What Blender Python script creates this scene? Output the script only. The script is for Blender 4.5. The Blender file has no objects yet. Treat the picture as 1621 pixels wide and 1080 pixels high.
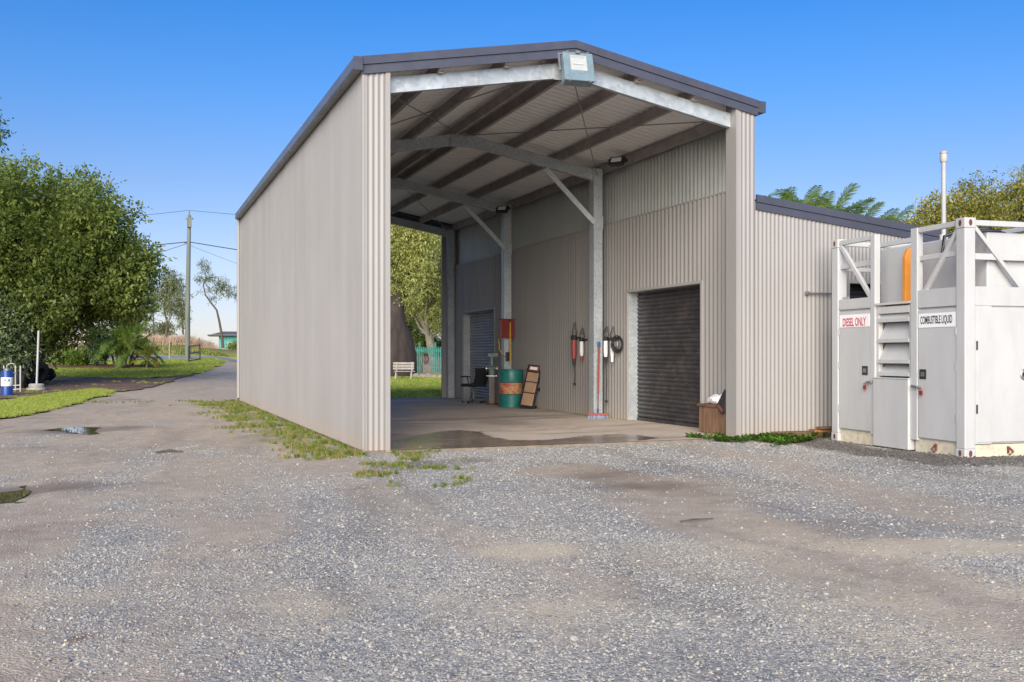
import bpy, bmesh, math, random
import numpy as np
from mathutils import Vector, Matrix, geometry as mgeo
random.seed(7)
rng = np.random.default_rng(11)
R = math.radians
SC = bpy.context.scene
COL = SC.collection

# ---------------------------------------------------------------- camera, sky, sun, exposure
FPX, HY, EYE = 1556.0, 562.0, 1.3           # focal length in photo pixels, horizon row, eye height
YAW = math.atan(607 / FPX)                   # the shed's long axis runs 21.3 degrees left of the view axis
cam_d = bpy.data.cameras.new('camera'); cam = bpy.data.objects.new('camera', cam_d); COL.objects.link(cam)
cam_d.sensor_width = 36.0; cam_d.lens = 36.0 * FPX / 1621.0
cam_d.shift_y = (HY - 540) / 1621.0
cam_d.clip_start = 0.1; cam_d.clip_end = 3000
cam.location = (0, 0, EYE); cam.rotation_euler = (R(90), 0, -YAW)
SC.camera = cam

SUN_EL, SUN_AZ = R(22), R(211)               # azimuth clockwise from +Y: high behind the camera, a little to its left
world = bpy.data.worlds.new('World'); SC.world = world; world.use_nodes = True
wn = world.node_tree; wn.nodes.clear()
w_out = wn.nodes.new('ShaderNodeOutputWorld'); w_bg = wn.nodes.new('ShaderNodeBackground')
w_sky = wn.nodes.new('ShaderNodeTexSky'); w_sky.sky_type = 'NISHITA'; w_sky.sun_disc = False
w_sky.sun_elevation = SUN_EL; w_sky.sun_rotation = SUN_AZ
w_sky.air_density = 1.0; w_sky.dust_density = 0.2; w_sky.ozone_density = 2.0; w_sky.altitude = 0
w_gm = wn.nodes.new('ShaderNodeGamma'); w_gm.inputs[1].default_value = 1.0
w_hs = wn.nodes.new('ShaderNodeMix'); w_hs.data_type = 'RGBA'; w_hs.blend_type = 'MULTIPLY'; w_hs.inputs[0].default_value = 1.0
w_tc = wn.nodes.new('ShaderNodeTexCoord'); w_sp = wn.nodes.new('ShaderNodeSeparateXYZ'); wn.links.new(w_tc.outputs['Generated'], w_sp.inputs[0])
w_rp = wn.nodes.new('ShaderNodeValToRGB'); w_rp.color_ramp.elements[0].position = 0; w_rp.color_ramp.elements[1].position = 1   # polarised, deep blue day: paler towards the horizon
for _ in range(4): w_rp.color_ramp.elements.new(.5)
for _e, (_p, _c) in zip(w_rp.color_ramp.elements, ((0.0, (.48, .50, .70)), (.05, (.51, .50, .69)), (.09, (.55, .53, .70)), (.166, (.435, .50, .69)), (.256, (.27, .51, .82)), (.36, (.13, .48, .885)))): _e.position = _p; _e.color = (*_c, 1)
w_x2 = wn.nodes.new('ShaderNodeMix'); w_x2.data_type = 'RGBA'; w_x2.blend_type = 'MULTIPLY'; w_x2.inputs[0].default_value = 1.0; w_x2.inputs[7].default_value = (2, 2, 2, 1)
wn.links.new(w_sp.outputs['Z'], w_rp.inputs[0]); wn.links.new(w_rp.outputs[0], w_x2.inputs[6]); wn.links.new(w_x2.outputs[2], w_hs.inputs[7])
w_bg.inputs['Strength'].default_value = 0.060
wn.links.new(w_sky.outputs[0], w_gm.inputs[0]); wn.links.new(w_gm.outputs[0], w_hs.inputs[6]); wn.links.new(w_hs.outputs[2], w_bg.inputs['Color'])
wn.links.new(w_bg.outputs[0], w_out.inputs['Surface'])
sun_d = bpy.data.lights.new('sun', 'SUN'); sun = bpy.data.objects.new('sun', sun_d); COL.objects.link(sun)
sun_d.energy = 4.5; sun_d.angle = R(52); sun_d.color = (1.0, 0.905, 0.765)
_sd = Vector((math.sin(SUN_AZ) * math.cos(SUN_EL), math.cos(SUN_AZ) * math.cos(SUN_EL), math.sin(SUN_EL)))
sun.rotation_euler = (-_sd).to_track_quat('-Z', 'Y').to_euler()
SC.view_settings.view_transform = 'Standard'; SC.view_settings.look = 'None'
SC.view_settings.gamma = 1.0; SC.view_settings.use_curve_mapping = False
SC.view_settings.exposure = 0.68

# ---------------------------------------------------------------- photo pixel -> place
FW = (math.sin(YAW), math.cos(YAW)); RT = (math.cos(YAW), -math.sin(YAW))
def ray(u):
    a = (u - 810.5) / FPX
    return (FW[0] + a * RT[0], FW[1] + a * RT[1])
def sp(t, k): return k * np.logaddexp(0, t / k)
def sstep(a, b, x):
    t = np.clip((x - a) / (b - a), 0, 1); return t * t * (3 - 2 * t)
def hgt(x, y):                                # the land rises gently beyond the shed
    return (1 - .8 * sstep(5, 11, x)) * .03 * (sp(y - 31, 2.0) - sp(y - 108, 4.0))
def at(u, dist):                              # a point on the ground in column u at a distance along the view axis
    d = ray(u); x, y = d[0] * dist, d[1] * dist
    return Vector((x, y, float(hgt(np.float64(x), np.float64(y)))))
def ground(u, v):                             # the ground point seen at photo pixel u, v
    b = (HY - v) / FPX; d = ray(u); prev = 2.
    for t in np.arange(2.5, 140, .05):
        if EYE + b * t <= hgt(np.float64(d[0] * t), np.float64(d[1] * t)): break
        prev = t
    return at(u, prev)
def zat(v, dist): return EYE + (HY - v) / FPX * dist

# ---------------------------------------------------------------- noise for masks
def vnoise(x, y, seed=0):
    xi = np.floor(x).astype(np.int64); yi = np.floor(y).astype(np.int64)
    xf = x - xi; yf = y - yi
    def hsh(a, b):
        n = (a * 374761393 + b * 668265263 + seed * 974634721) & 0xffffffff
        n = ((n ^ (n >> 13)) * 1274126177) & 0xffffffff
        return ((n ^ (n >> 16)) & 0xffff) / 65535.0
    sx = xf * xf * (3 - 2 * xf); sy = yf * yf * (3 - 2 * yf)
    a = hsh(xi, yi); b = hsh(xi + 1, yi); c = hsh(xi, yi + 1); d = hsh(xi + 1, yi + 1)
    return (a * (1 - sx) + b * sx) * (1 - sy) + (c * (1 - sx) + d * sx) * sy
def fbm(x, y, seed=0, oct=4):
    x = np.asarray(x, float); y = np.asarray(y, float); s = 0; a = .5; n = 0
    for o in range(oct):
        s = s + a * vnoise(x, y, seed + o * 17); n += a; x = x * 2.03; y = y * 2.03; a *= .5
    return s / n

# ---------------------------------------------------------------- materials
MATS = {}
def nodes_of(name):
    m = bpy.data.materials.new(name); m.use_nodes = True
    nt = m.node_tree; b = nt.nodes['Principled BSDF']
    return m, nt, b
def new(nt, t, **kw):
    n = nt.nodes.new(t)
    for k, v in kw.items(): setattr(n, k, v)
    return n
def ramp(nt, stops, fac=None, interp='LINEAR'):
    r = nt.nodes.new('ShaderNodeValToRGB'); r.color_ramp.interpolation = interp
    e = r.color_ramp.elements
    while len(e) < len(stops): e.new(.5)
    for i, (p, c) in enumerate(stops):
        e[i].position = p; e[i].color = (c[0], c[1], c[2], 1) if not isinstance(c, (int, float)) else (c, c, c, 1)
    if fac is not None: nt.links.new(fac, r.inputs[0])
    return r
def mixc(nt, fac, a, b, mode='MIX'):
    m = nt.nodes.new('ShaderNodeMix'); m.data_type = 'RGBA'; m.blend_type = mode
    for sock, val in ((m.inputs[0], fac), (m.inputs[6], a), (m.inputs[7], b)):
        if hasattr(val, 'is_linked') or isinstance(val, bpy.types.NodeSocket): nt.links.new(val, sock)
        elif isinstance(val, (int, float)): sock.default_value = val if sock.type == 'VALUE' else (val, val, val, 1)
        else: sock.default_value = (*val, 1)
    return m.outputs[2]
def noise(nt, scale, detail=4, rough=.55, coord=None, dist=0):
    n = nt.nodes.new('ShaderNodeTexNoise'); n.inputs['Scale'].default_value = scale
    n.inputs['Detail'].default_value = detail; n.inputs['Roughness'].default_value = rough; n.inputs['Distortion'].default_value = dist
    if coord is not None: nt.links.new(coord, n.inputs['Vector'])
    return n
def simple(name, col, rough=.5, metal=0.0, var=.12, scale=3.0, bump=0.0, bscale=60, world=True, dirt=None, spec=.5, stretch=None):
    """Colour with cloudy wear; dirt=(colour, amount): blotchy grime laid over it."""
    if name in MATS: return MATS[name]
    m, nt, b = nodes_of(name)
    tc = new(nt, 'ShaderNodeNewGeometry').outputs['Position'] if world else new(nt, 'ShaderNodeTexCoord').outputs['Object']
    if stretch:
        mp = new(nt, 'ShaderNodeMapping'); mp.inputs['Scale'].default_value = stretch; nt.links.new(tc, mp.inputs[0]); tc = mp.outputs[0]
    n1 = noise(nt, scale, 5, .6, tc)
    lo = tuple(c * (1 - var) for c in col); hi = tuple(min(1, c * (1 + var)) for c in col)
    r = ramp(nt, [(.3, lo), (.7, hi)], n1.outputs['Fac']); out = r.outputs[0]
    if dirt:
        n2 = noise(nt, scale * 2.3, 8, .7, tc); f = ramp(nt, [(.48, 0.0), (.7, dirt[1])], n2.outputs['Fac'])
        out = mixc(nt, f.outputs[0], out, dirt[0])
    nt.links.new(out, b.inputs['Base Color'])
    b.inputs['Metallic'].default_value = metal; b.inputs['Specular IOR Level'].default_value = spec
    n3 = noise(nt, scale * 4, 3, .6, tc); rr = ramp(nt, [(.3, max(.03, rough - .08)), (.7, min(1, rough + .1))], n3.outputs['Fac'])
    nt.links.new(rr.outputs[0], b.inputs['Roughness'])
    if bump:
        nb = noise(nt, bscale, 4, .6, tc); bp = new(nt, 'ShaderNodeBump'); bp.inputs['Strength'].default_value = bump; bp.inputs['Distance'].default_value = .01
        nt.links.new(nb.outputs['Fac'], bp.inputs['Height']); nt.links.new(bp.outputs[0], b.inputs['Normal'])
    MATS[name] = m; return m
def galv(name, col, metal=.55, rough=.42, spangle=28):
    if name in MATS: return MATS[name]
    m, nt, b = nodes_of(name); tc = new(nt, 'ShaderNodeNewGeometry').outputs['Position']
    v = new(nt, 'ShaderNodeTexVoronoi'); v.inputs['Scale'].default_value = spangle; nt.links.new(tc, v.inputs['Vector'])
    sep = new(nt, 'ShaderNodeSeparateColor'); nt.links.new(v.outputs['Color'], sep.inputs[0])
    n = noise(nt, 1.3, 4, .6, tc)
    a = ramp(nt, [(0, tuple(c * .88 for c in col)), (1, tuple(min(1, c * 1.12) for c in col))], sep.outputs[0])
    w = ramp(nt, [(.3, .82), (.7, 1.08)], n.outputs['Fac'])
    nt.links.new(mixc(nt, 1.0, a.outputs[0], w.outputs[0], 'MULTIPLY'), b.inputs['Base Color'])
    r = ramp(nt, [(0, rough - .1), (1, rough + .12)], sep.outputs[1]); nt.links.new(r.outputs[0], b.inputs['Roughness'])
    b.inputs['Metallic'].default_value = metal
    MATS[name] = m; return m
def cladding(name, col, splash=.6, rough=.5):
    """Painted steel with faint weathering and red soil splashed along the foot."""
    m, nt, b = nodes_of(name); tc = new(nt, 'ShaderNodeNewGeometry').outputs['Position']
    mp = new(nt, 'ShaderNodeMapping'); mp.inputs['Scale'].default_value = (1.0, 1.0, .16); nt.links.new(tc, mp.inputs[0])
    n1 = noise(nt, 1.6, 6, .6, mp.outputs[0]); n0 = noise(nt, .5, 3, .5, tc)
    r = ramp(nt, [(.3, tuple(c * .93 for c in col)), (.7, tuple(c * 1.05 for c in col))], n1.outputs['Fac'])
    r0 = ramp(nt, [(.3, .95), (.7, 1.04)], n0.outputs['Fac'])
    base = mixc(nt, 1.0, r.outputs[0], r0.outputs[0], 'MULTIPLY')
    sep = new(nt, 'ShaderNodeSeparateXYZ'); nt.links.new(tc, sep.inputs[0])
    n2 = noise(nt, 7, 6, .7, tc); ad = new(nt, 'ShaderNodeMath', operation='MULTIPLY_ADD'); ad.inputs[1].default_value = .55; nt.links.new(n2.outputs['Fac'], ad.inputs[0]); nt.links.new(sep.outputs['Z'], ad.inputs[2])
    f = ramp(nt, [(.22, splash), (.62, 0.0)], ad.outputs[0])
    out = mixc(nt, f.outputs[0], base, (.36, .27, .20))
    n4 = noise(nt, 3, 8, .75, mp.outputs[0]); f4 = ramp(nt, [(.60, 0.0), (.78, .16)], n4.outputs['Fac'])
    out = mixc(nt, f4.outputs[0], out, (.30, .25, .22))
    nt.links.new(out, b.inputs['Base Color']); b.inputs['Roughness'].default_value = rough
    MATS[name] = m; return m

M_clad = cladding('painted_cladding', (.290, .277, .268))
M_jamb = cladding('painted_flashing', (.304, .291, .282), .5)
M_barge = simple('dark_barge_paint', (.060, .064, .090), .38, var=.12, scale=1.2)
M_gutter = simple('dark_gutter_paint', (.105, .098, .105), .3, var=.1, scale=1.5)
M_galv = galv('galvanised_steel', (.48, .52, .55), metal=.45, rough=.45)
M_galv_bright = galv('bright_galvanised_steel', (.47, .51, .53), metal=.35, rough=.4, spangle=16)
M_galv_sheet = simple('galvanised_sheet_back', (.44, .46, .445), .45, .25, var=.06, scale=2.0)
M_purlin = galv('dull_purlin_steel', (.34, .30, .292), metal=.1, rough=.55, spangle=6)
M_roofunder = simple('roof_sheet_underside', (.85, .83, .80), .5, var=.03, scale=.8)
M_rod = simple('brace_rod_steel', (.30, .28, .27), .5, .5)
M_door_dark = simple('dark_roller_curtain', (.028, .027, .031), .48, var=.25, scale=2.5, dirt=((.16, .12, .10), .35))
M_door_grey = simple('grey_roller_curtain', (.27, .275, .285), .4, var=.15, scale=2.5, dirt=((.16, .12, .10), .3))
M_white = simple('white_tank_paint', (.47, .474, .475), .38, var=.05, scale=1.6, dirt=((.40, .37, .32), .34), stretch=(1.6, 1.6, .55))
M_white_old = simple('aged_white_paint', (.51, .50, .485), .5, var=.07, scale=4, dirt=((.33, .28, .22), .35))
M_cream = simple('cream_base_paint', (.60, .545, .42), .5, var=.09, scale=5, dirt=((.22, .14, .09), .55))
M_sign_white = simple('white_sign_film', (.82, .82, .82), .35, var=.02)
M_red_print = simple('red_print', (.55, .02, .04), .45, var=.05)
M_black_print = simple('black_print', (.02, .022, .028), .45, var=.1)
M_grey_print = simple('grey_print', (.35, .36, .37), .5, var=.1)
M_orange = simple('orange_paint', (.72, .27, .03), .4, var=.08)
M_black = simple('black_plastic', (.022, .022, .025), .45, var=.2)
M_steel = simple('worn_steel', (.30, .30, .31), .35, .7, var=.15)
M_glass = None
def glassy():
    m, nt, b = nodes_of('lamp_glass'); b.inputs['Base Color'].default_value = (.9, .95, .95, 1); b.inputs['Roughness'].default_value = .05
    tr = new(nt, 'ShaderNodeBsdfTransparent'); mx = new(nt, 'ShaderNodeMixShader'); mx.inputs[0].default_value = .12
    nt.links.new(tr.outputs[0], mx.inputs[1]); nt.links.new(b.outputs[0], mx.inputs[2]); nt.links.new(mx.outputs[0], nt.nodes['Material Output'].inputs['Surface']); return m
M_glass = glassy()
M_lampframe = simple('blue_grey_lamp_paint', (.135, .205, .245), .5, var=.15, scale=9, dirt=((.35, .36, .36), .3))
M_reflector = simple('lamp_reflector', (.40, .41, .40), .35, .3, var=.04)
M_lens = simple('pale_lamp_lens', (.85, .86, .88), .2, var=.03)
M_drum = simple('teal_drum_paint', (.010, .175, .155), .42, var=.22, scale=6, dirt=((.12, .16, .13), .6))
M_red = simple('red_paint', (.23, .017, .017), .4, var=.15, scale=8)
M_redplastic = simple('red_plastic', (.27, .05, .042), .45, var=.12, scale=8)
M_blueplastic = simple('blue_plastic', (.03, .09, .28), .4, var=.12, scale=8)
M_yellow = simple('yellow_handle', (.58, .34, .03), .45, var=.15, scale=8)
M_tan = simple('tan_vinyl', (.36, .235, .15), .5, var=.15, scale=9)
M_timber = simple('weathered_timber', (.165, .092, .055), .8, var=.4, scale=5, bump=.5, bscale=40, stretch=(3, 3, .5))
M_sleeper = simple('old_sleeper_timber', (.115, .062, .038), .85, var=.45, scale=7, bump=.6, bscale=30)
M_rustplank = simple('rusty_plank', (.27, .115, .04), .8, var=.5, scale=4, dirt=((.03, .025, .02), .9), bump=.4, bscale=30)
M_cloth = simple('white_plastic_bag', (.80, .78, .80), .5, var=.05)
M_rubber = simple('tyre_rubber', (.018, .018, .019), .75, var=.25, scale=10, bump=.3)
M_blue = simple('blue_drum_paint', (.012, .055, .27), .35, var=.12, scale=8)
M_concrete_base = simple('pale_concrete', (.42, .40, .36), .85, var=.15, scale=6, bump=.4)
M_mesh = simple('black_mesh_fabric', (.018, .019, .022), .8, var=.3, scale=30)
M_pole = simple('timber_pole', (.155, .170, .150), .85, var=.25, scale=2, stretch=(4, 4, .3), bump=.3)
M_wire = simple('cable_black', (.03, .03, .035), .6, var=.1)
M_vent = simple('grey_vent_paint', (.36, .37, .37), .5, var=.08, scale=6)
M_benchwood = simple('weathered_bench_wood', (.36, .32, .29), .75, var=.2, scale=6, dirt=((.2, .15, .12), .4))
M_gate = simple('dark_gate_paint', (.035, .04, .045), .5, var=.15)
M_green_fence = simple('green_fence_paint', (.06, .30, .24), .5, var=.2, scale=4)
M_brick = simple('grey_ochre_stone', (.30, .25, .20), .85, var=.3, scale=6)
M_bark = simple('dark_bark', (.085, .065, .05), .9, var=.35, scale=5, bump=.8, bscale=12, stretch=(2, 2, .6))
M_bark_pale = simple('pale_bark', (.30, .265, .215), .85, var=.25, scale=5, bump=.5, bscale=14)
M_bark_bottle = simple('bottle_trunk_bark', (.045, .033, .029), .9, var=.45, scale=1.6, bump=.8, bscale=7, stretch=(2.2, 2.2, .45))
M_palmtrunk = simple('palm_trunk', (.20, .17, .12), .85, var=.25, scale=6, bump=.5, bscale=20, stretch=(1, 1, 4))
M_housewall = simple('teal_house_wall', (.10, .36, .32), .7, var=.05)
M_houseroof = simple('grey_house_roof', (.12, .11, .11), .6, var=.1)
M_mulch = simple('bark_mulch', (.17, .092, .058), .95, var=.5, scale=8, bump=1.0, bscale=25)
M_rust = simple('dark_rust', (.13, .042, .028), .8, var=.35, scale=5)
M_winpane = simple('dark_window_pane', (.03, .035, .04), .1, var=.1)

def leafmat(name, c_dark, c_light, trans=.35, rough=.5):
    m, nt, b = nodes_of(name)
    at_ = new(nt, 'ShaderNodeAttribute', attribute_name='tint')
    r = ramp(nt, [(0, c_dark), (1, c_light)], at_.outputs['Fac'])
    nt.links.new(r.outputs[0], b.inputs['Base Color']); b.inputs['Roughness'].default_value = rough
    b.inputs['Specular IOR Level'].default_value = .35
    tr = new(nt, 'ShaderNodeBsdfTranslucent'); br = mixc(nt, 1.0, r.outputs[0], (1.25, 1.3, .7), 'MULTIPLY'); nt.links.new(br, tr.inputs['Color'])
    mx = new(nt, 'ShaderNodeMixShader'); mx.inputs[0].default_value = trans
    nt.links.new(b.outputs[0], mx.inputs[1]); nt.links.new(tr.outputs[0], mx.inputs[2])
    nt.links.new(mx.outputs[0], nt.nodes['Material Output'].inputs['Surface'])
    MATS[name] = m; return m
def instmat(name, stops, rough=.8, trans=0.0, bump=0, spec=.3):
    """Colour picked per instance from a ramp."""
    m, nt, b = nodes_of(name); oi = new(nt, 'ShaderNodeObjectInfo')
    r = ramp(nt, stops, oi.outputs['Random']); col = r.outputs[0]
    tc = new(nt, 'ShaderNodeTexCoord'); n = noise(nt, 2.2, 4, .6, tc.outputs['Object'])
    rv = ramp(nt, [(.3, .82), (.7, 1.15)], n.outputs['Fac']); col = mixc(nt, 1.0, col, rv.outputs[0], 'MULTIPLY')
    nt.links.new(col, b.inputs['Base Color']); b.inputs['Roughness'].default_value = rough; b.inputs['Specular IOR Level'].default_value = spec
    if trans:
        tr = new(nt, 'ShaderNodeBsdfTranslucent'); nt.links.new(col, tr.inputs['Color'])
        mx = new(nt, 'ShaderNodeMixShader'); mx.inputs[0].default_value = trans
        nt.links.new(b.outputs[0], mx.inputs[1]); nt.links.new(tr.outputs[0], mx.inputs[2])
        nt.links.new(mx.outputs[0], nt.nodes['Material Output'].inputs['Surface'])
    return m

# ---------------------------------------------------------------- mesh builders
def local_inv(parent):
    m = Matrix.Identity(4)
    chain = []
    p = parent
    while p is not None: chain.append(p); p = p.parent
    for q in reversed(chain): m = m @ q.matrix_basis
    return m.inverted()
class MB:
    def __init__(s): s.v = []; s.f = []
    def add(s, vs, fs):
        o = len(s.v); s.v += [tuple(p) for p in vs]; s.f += [tuple(i + o for i in f) for f in fs]; return s
    def box(s, x0, x1, y0, y1, z0, z1):
        vs = [(x0, y0, z0), (x1, y0, z0), (x1, y1, z0), (x0, y1, z0), (x0, y0, z1), (x1, y0, z1), (x1, y1, z1), (x0, y1, z1)]
        return s.add(vs, [(0, 3, 2, 1), (4, 5, 6, 7), (0, 1, 5, 4), (1, 2, 6, 5), (2, 3, 7, 6), (3, 0, 4, 7)])
    def bar(s, p, q, w, h, up=(0, 0, 1)):
        p = Vector(p); q = Vector(q); d = (q - p).normalized(); up = Vector(up)
        if abs(d.dot(up)) > .98: up = Vector((0, 1, 0))
        a = d.cross(up).normalized() * w / 2; b = a.cross(d).normalized() * h / 2
        vs = [p - a - b, p + a - b, p + a + b, p - a + b, q - a - b, q + a - b, q + a + b, q - a + b]
        return s.add(vs, [(0, 3, 2, 1), (4, 5, 6, 7), (0, 1, 5, 4), (1, 2, 6, 5), (2, 3, 7, 6), (3, 0, 4, 7)])
    def tube(s, pts, r, n=8, cap=True):
        pts = [Vector(p) for p in pts]; rs = r if isinstance(r, (list, tuple)) else [r] * len(pts)
        vs = []; fs = []; ref = Vector((.31, .17, .93))
        for i, p in enumerate(pts):
            d = (pts[min(i + 1, len(pts) - 1)] - pts[max(i - 1, 0)]).normalized()
            u = d.cross(ref)
            if u.length < .1: u = d.cross(Vector((1, 0, 0)))
            u.normalize(); w = d.cross(u)
            for k in range(n):
                t = 2 * math.pi * k / n; vs.append(p + (u * math.cos(t) + w * math.sin(t)) * rs[i])
        for i in range(len(pts) - 1):
            for k in range(n):
                a = i * n + k; b = i * n + (k + 1) % n; fs.append((a, b, b + n, a + n))
        if cap:
            fs.append(tuple(range(n))[::-1]); fs.append(tuple(range((len(pts) - 1) * n, len(pts) * n)))
        return s.add(vs, fs)
    def lathe(s, c, prof, n=24, cap=True):
        c = Vector(c); vs = []; fs = []
        for (r, z) in prof:
            for k in range(n):
                t = 2 * math.pi * k / n; vs.append(c + Vector((r * math.cos(t), r * math.sin(t), z)))
        for i in range(len(prof) - 1):
            for k in range(n):
                a = i * n + k; b = i * n + (k + 1) % n; fs.append((a, b, b + n, a + n))
        if cap: fs.append(tuple(range(n))[::-1]); fs.append(tuple(range((len(prof) - 1) * n, len(prof) * n)))
        return s.add(vs, fs)
    def prism(s, outline, vec):
        n = len(outline); o = [Vector(p) for p in outline]; v = Vector(vec)
        vs = o + [p + v for p in o]
        return s.add(vs, [tuple(range(n))[::-1], tuple(range(n, 2 * n))] + [(i, (i + 1) % n, (i + 1) % n + n, i + n) for i in range(n)])
    def quad(s, a, b, c, d): return s.add([a, b, c, d], [(0, 1, 2, 3)])
    def xf(s, M): s.v = [tuple(M @ Vector(p)) for p in s.v]; return s
    def mesh(s, name, mat, smooth=False):
        me = bpy.data.meshes.new(name); me.from_pydata(s.v, [], s.f); me.materials.append(mat)
        bm = bmesh.new(); bm.from_mesh(me); bmesh.ops.recalc_face_normals(bm, faces=bm.faces); bm.to_mesh(me); bm.free()
        if smooth:
            me.shade_smooth() if hasattr(me, 'shade_smooth') else None
            try: me.set_sharp_from_angle(angle=R(40))
            except Exception: pass
        return me
    def build(s, name, mat, parent=None, world=True, smooth=False, bevel=0):
        if parent is not None and world: s.xf(local_inv(parent))
        o = bpy.data.objects.new(name, s.mesh(name, mat, smooth)); COL.objects.link(o)
        if parent is not None: o.parent = parent
        if bevel:
            b = o.modifiers.new('bevel', 'BEVEL'); b.width = bevel; b.segments = 2; b.limit_method = 'ANGLE'; b.angle_limit = R(40)
        return o
def tag(o, label=None, cat=None, group=None, kind=None):
    if label: o['label'] = label
    if cat: o['category'] = cat
    if group: o['group'] = group
    if kind: o['kind'] = kind
    return o
def empty(name, loc, rz=0, label=None, cat=None, group=None):
    o = bpy.data.objects.new(name, None); o.empty_display_size = .2; COL.objects.link(o)
    o.location = loc; o.rotation_euler = (0, 0, rz)
    o.matrix_basis = Matrix.Translation(Vector(loc)) @ Matrix.Rotation(rz, 4, 'Z')
    return tag(o, label, cat, group)
def inst(src, parent, M):
    """Another object on the same mesh, placed by M in the parent's space."""
    o = src.copy(); COL.objects.link(o); o.parent = parent; o.matrix_basis = M; return o
def copy_tree(o, parent=None):
    c = o.copy(); COL.objects.link(c); c.parent = parent
    for ch in [k for k in bpy.data.objects if k.parent == o]: copy_tree(ch, c)
    return c
def fast_mesh(name, verts, faces, mat, attrs=None, smooth=False):
    """verts (N,3), faces (M,k) arrays."""
    me = bpy.data.meshes.new(name); verts = np.asarray(verts, np.float32); faces = np.asarray(faces, np.int32)
    k = faces.shape[1]; me.vertices.add(len(verts)); me.vertices.foreach_set('co', verts.ravel())
    me.loops.add(faces.size); me.loops.foreach_set('vertex_index', faces.ravel())
    me.polygons.add(len(faces)); me.polygons.foreach_set('loop_start', np.arange(0, faces.size, k, dtype=np.int32))
    try: me.polygons.foreach_set('loop_total', np.full(len(faces), k, np.int32))
    except Exception: pass
    if mat: me.materials.append(mat)
    for n, a in (attrs or {}).items():
        at_ = me.attributes.new(n, 'FLOAT', 'POINT'); at_.data.foreach_set('value', np.asarray(a, np.float32))
    me.update(calc_edges=True)
    if smooth: me.polygons.foreach_set('use_smooth', np.ones(len(faces), bool))
    me.validate(); return me
def link_mesh(name, me, parent=None):
    o = bpy.data.objects.new(name, me); COL.objects.link(o)
    if parent is not None: o.parent = parent
    return o
def grid_mesh(name, xs, ys, zf, mat, attrs=None, keep=None):
    X, Y = np.meshgrid(xs, ys); Z = zf(X, Y); nx, ny = len(xs), len(ys)
    v = np.stack([X.ravel(), Y.ravel(), Z.ravel()], 1)
    i = np.arange(nx - 1)[None, :] + nx * np.arange(ny - 1)[:, None]; i = i.ravel()
    f = np.stack([i, i + 1, i + 1 + nx, i + nx], 1)
    if keep is not None:
        cx = v[f][:, :, 0].mean(1); cy = v[f][:, :, 1].mean(1); f = f[keep(cx, cy)]
    at_ = {k: fn(v[:, 0], v[:, 1]) for k, fn in (attrs or {}).items()}
    return fast_mesh(name, v, f, mat, at_, smooth=True)
def in_poly(px, py, poly):
    px = np.asarray(px, float); py = np.asarray(py, float); c = np.zeros(px.shape, bool); n = len(poly)
    for i in range(n):
        x1, y1 = poly[i][:2]; x2, y2 = poly[(i + 1) % n][:2]
        if y1 == y2: continue
        k = ((y1 > py) != (y2 > py)) & (px < (x2 - x1) * (py - y1) / (y2 - y1) + x1); c ^= k
    return c
def rough_outline(poly, amp, step, seed=0):
    out = []
    for i in range(len(poly)):
        a = np.array(poly[i][:2]); b = np.array(poly[(i + 1) % len(poly)][:2]); L = np.linalg.norm(b - a); n = max(1, int(L / step))
        nrm = np.array([(b - a)[1], -(b - a)[0]]) / max(L, 1e-6)
        for k in range(n):
            p = a + (b - a) * k / n; w = fbm(p[0] * 1.1 + seed, p[1] * 1.1, seed, 4) - .5
            w2 = fbm(p[0] * .37, p[1] * .37 + seed, seed + 5, 2) - .5
            out.append(tuple(p + nrm * float(w + w2) * amp * 2))
    return out
def poly_sheet(name, outline, mat, off, cell=1.0):
    xs = [p[0] for p in outline]; ys = [p[1] for p in outline]
    gx, gy = np.meshgrid(np.arange(min(xs), max(xs), cell), np.arange(min(ys), max(ys), cell))
    gx = gx.ravel() + .013; gy = gy.ravel() + .017; k = in_poly(gx, gy, outline)
    pts = [Vector((p[0], p[1])) for p in outline] + [Vector((a, b)) for a, b in zip(gx[k], gy[k])]
    n = len(outline)
    v, e, f, *_ = mgeo.delaunay_2d_cdt(pts, [(i, (i + 1) % n) for i in range(n)], [list(range(n))], 1, 1e-5)
    me = bpy.data.meshes.new(name)
    vx = np.array([p[0] for p in v]); vy = np.array([p[1] for p in v]); vz = hgt(vx, vy) + off
    me.from_pydata(list(zip(vx.tolist(), vy.tolist(), vz.tolist())), [], [tuple(t) for t in f]); me.materials.append(mat)
    bm = bmesh.new(); bm.from_mesh(me); bmesh.ops.recalc_face_normals(bm, faces=bm.faces)
    if bm.faces and sum(fc.normal.z for fc in bm.faces) < 0: bmesh.ops.reverse_faces(bm, faces=bm.faces)
    for fc in bm.faces: fc.smooth = True
    bm.to_mesh(me); bm.free()
    o = bpy.data.objects.new(name, me); COL.objects.link(o); return o
VARIANTS = {}
def variants(key, meshes):
    c = bpy.data.collections.new(key)
    for i, me in enumerate(meshes):
        o = bpy.data.objects.new(f'{key}_{i}', me); c.objects.link(o)
    VARIANTS[key] = (c, len(meshes)); return c
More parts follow.
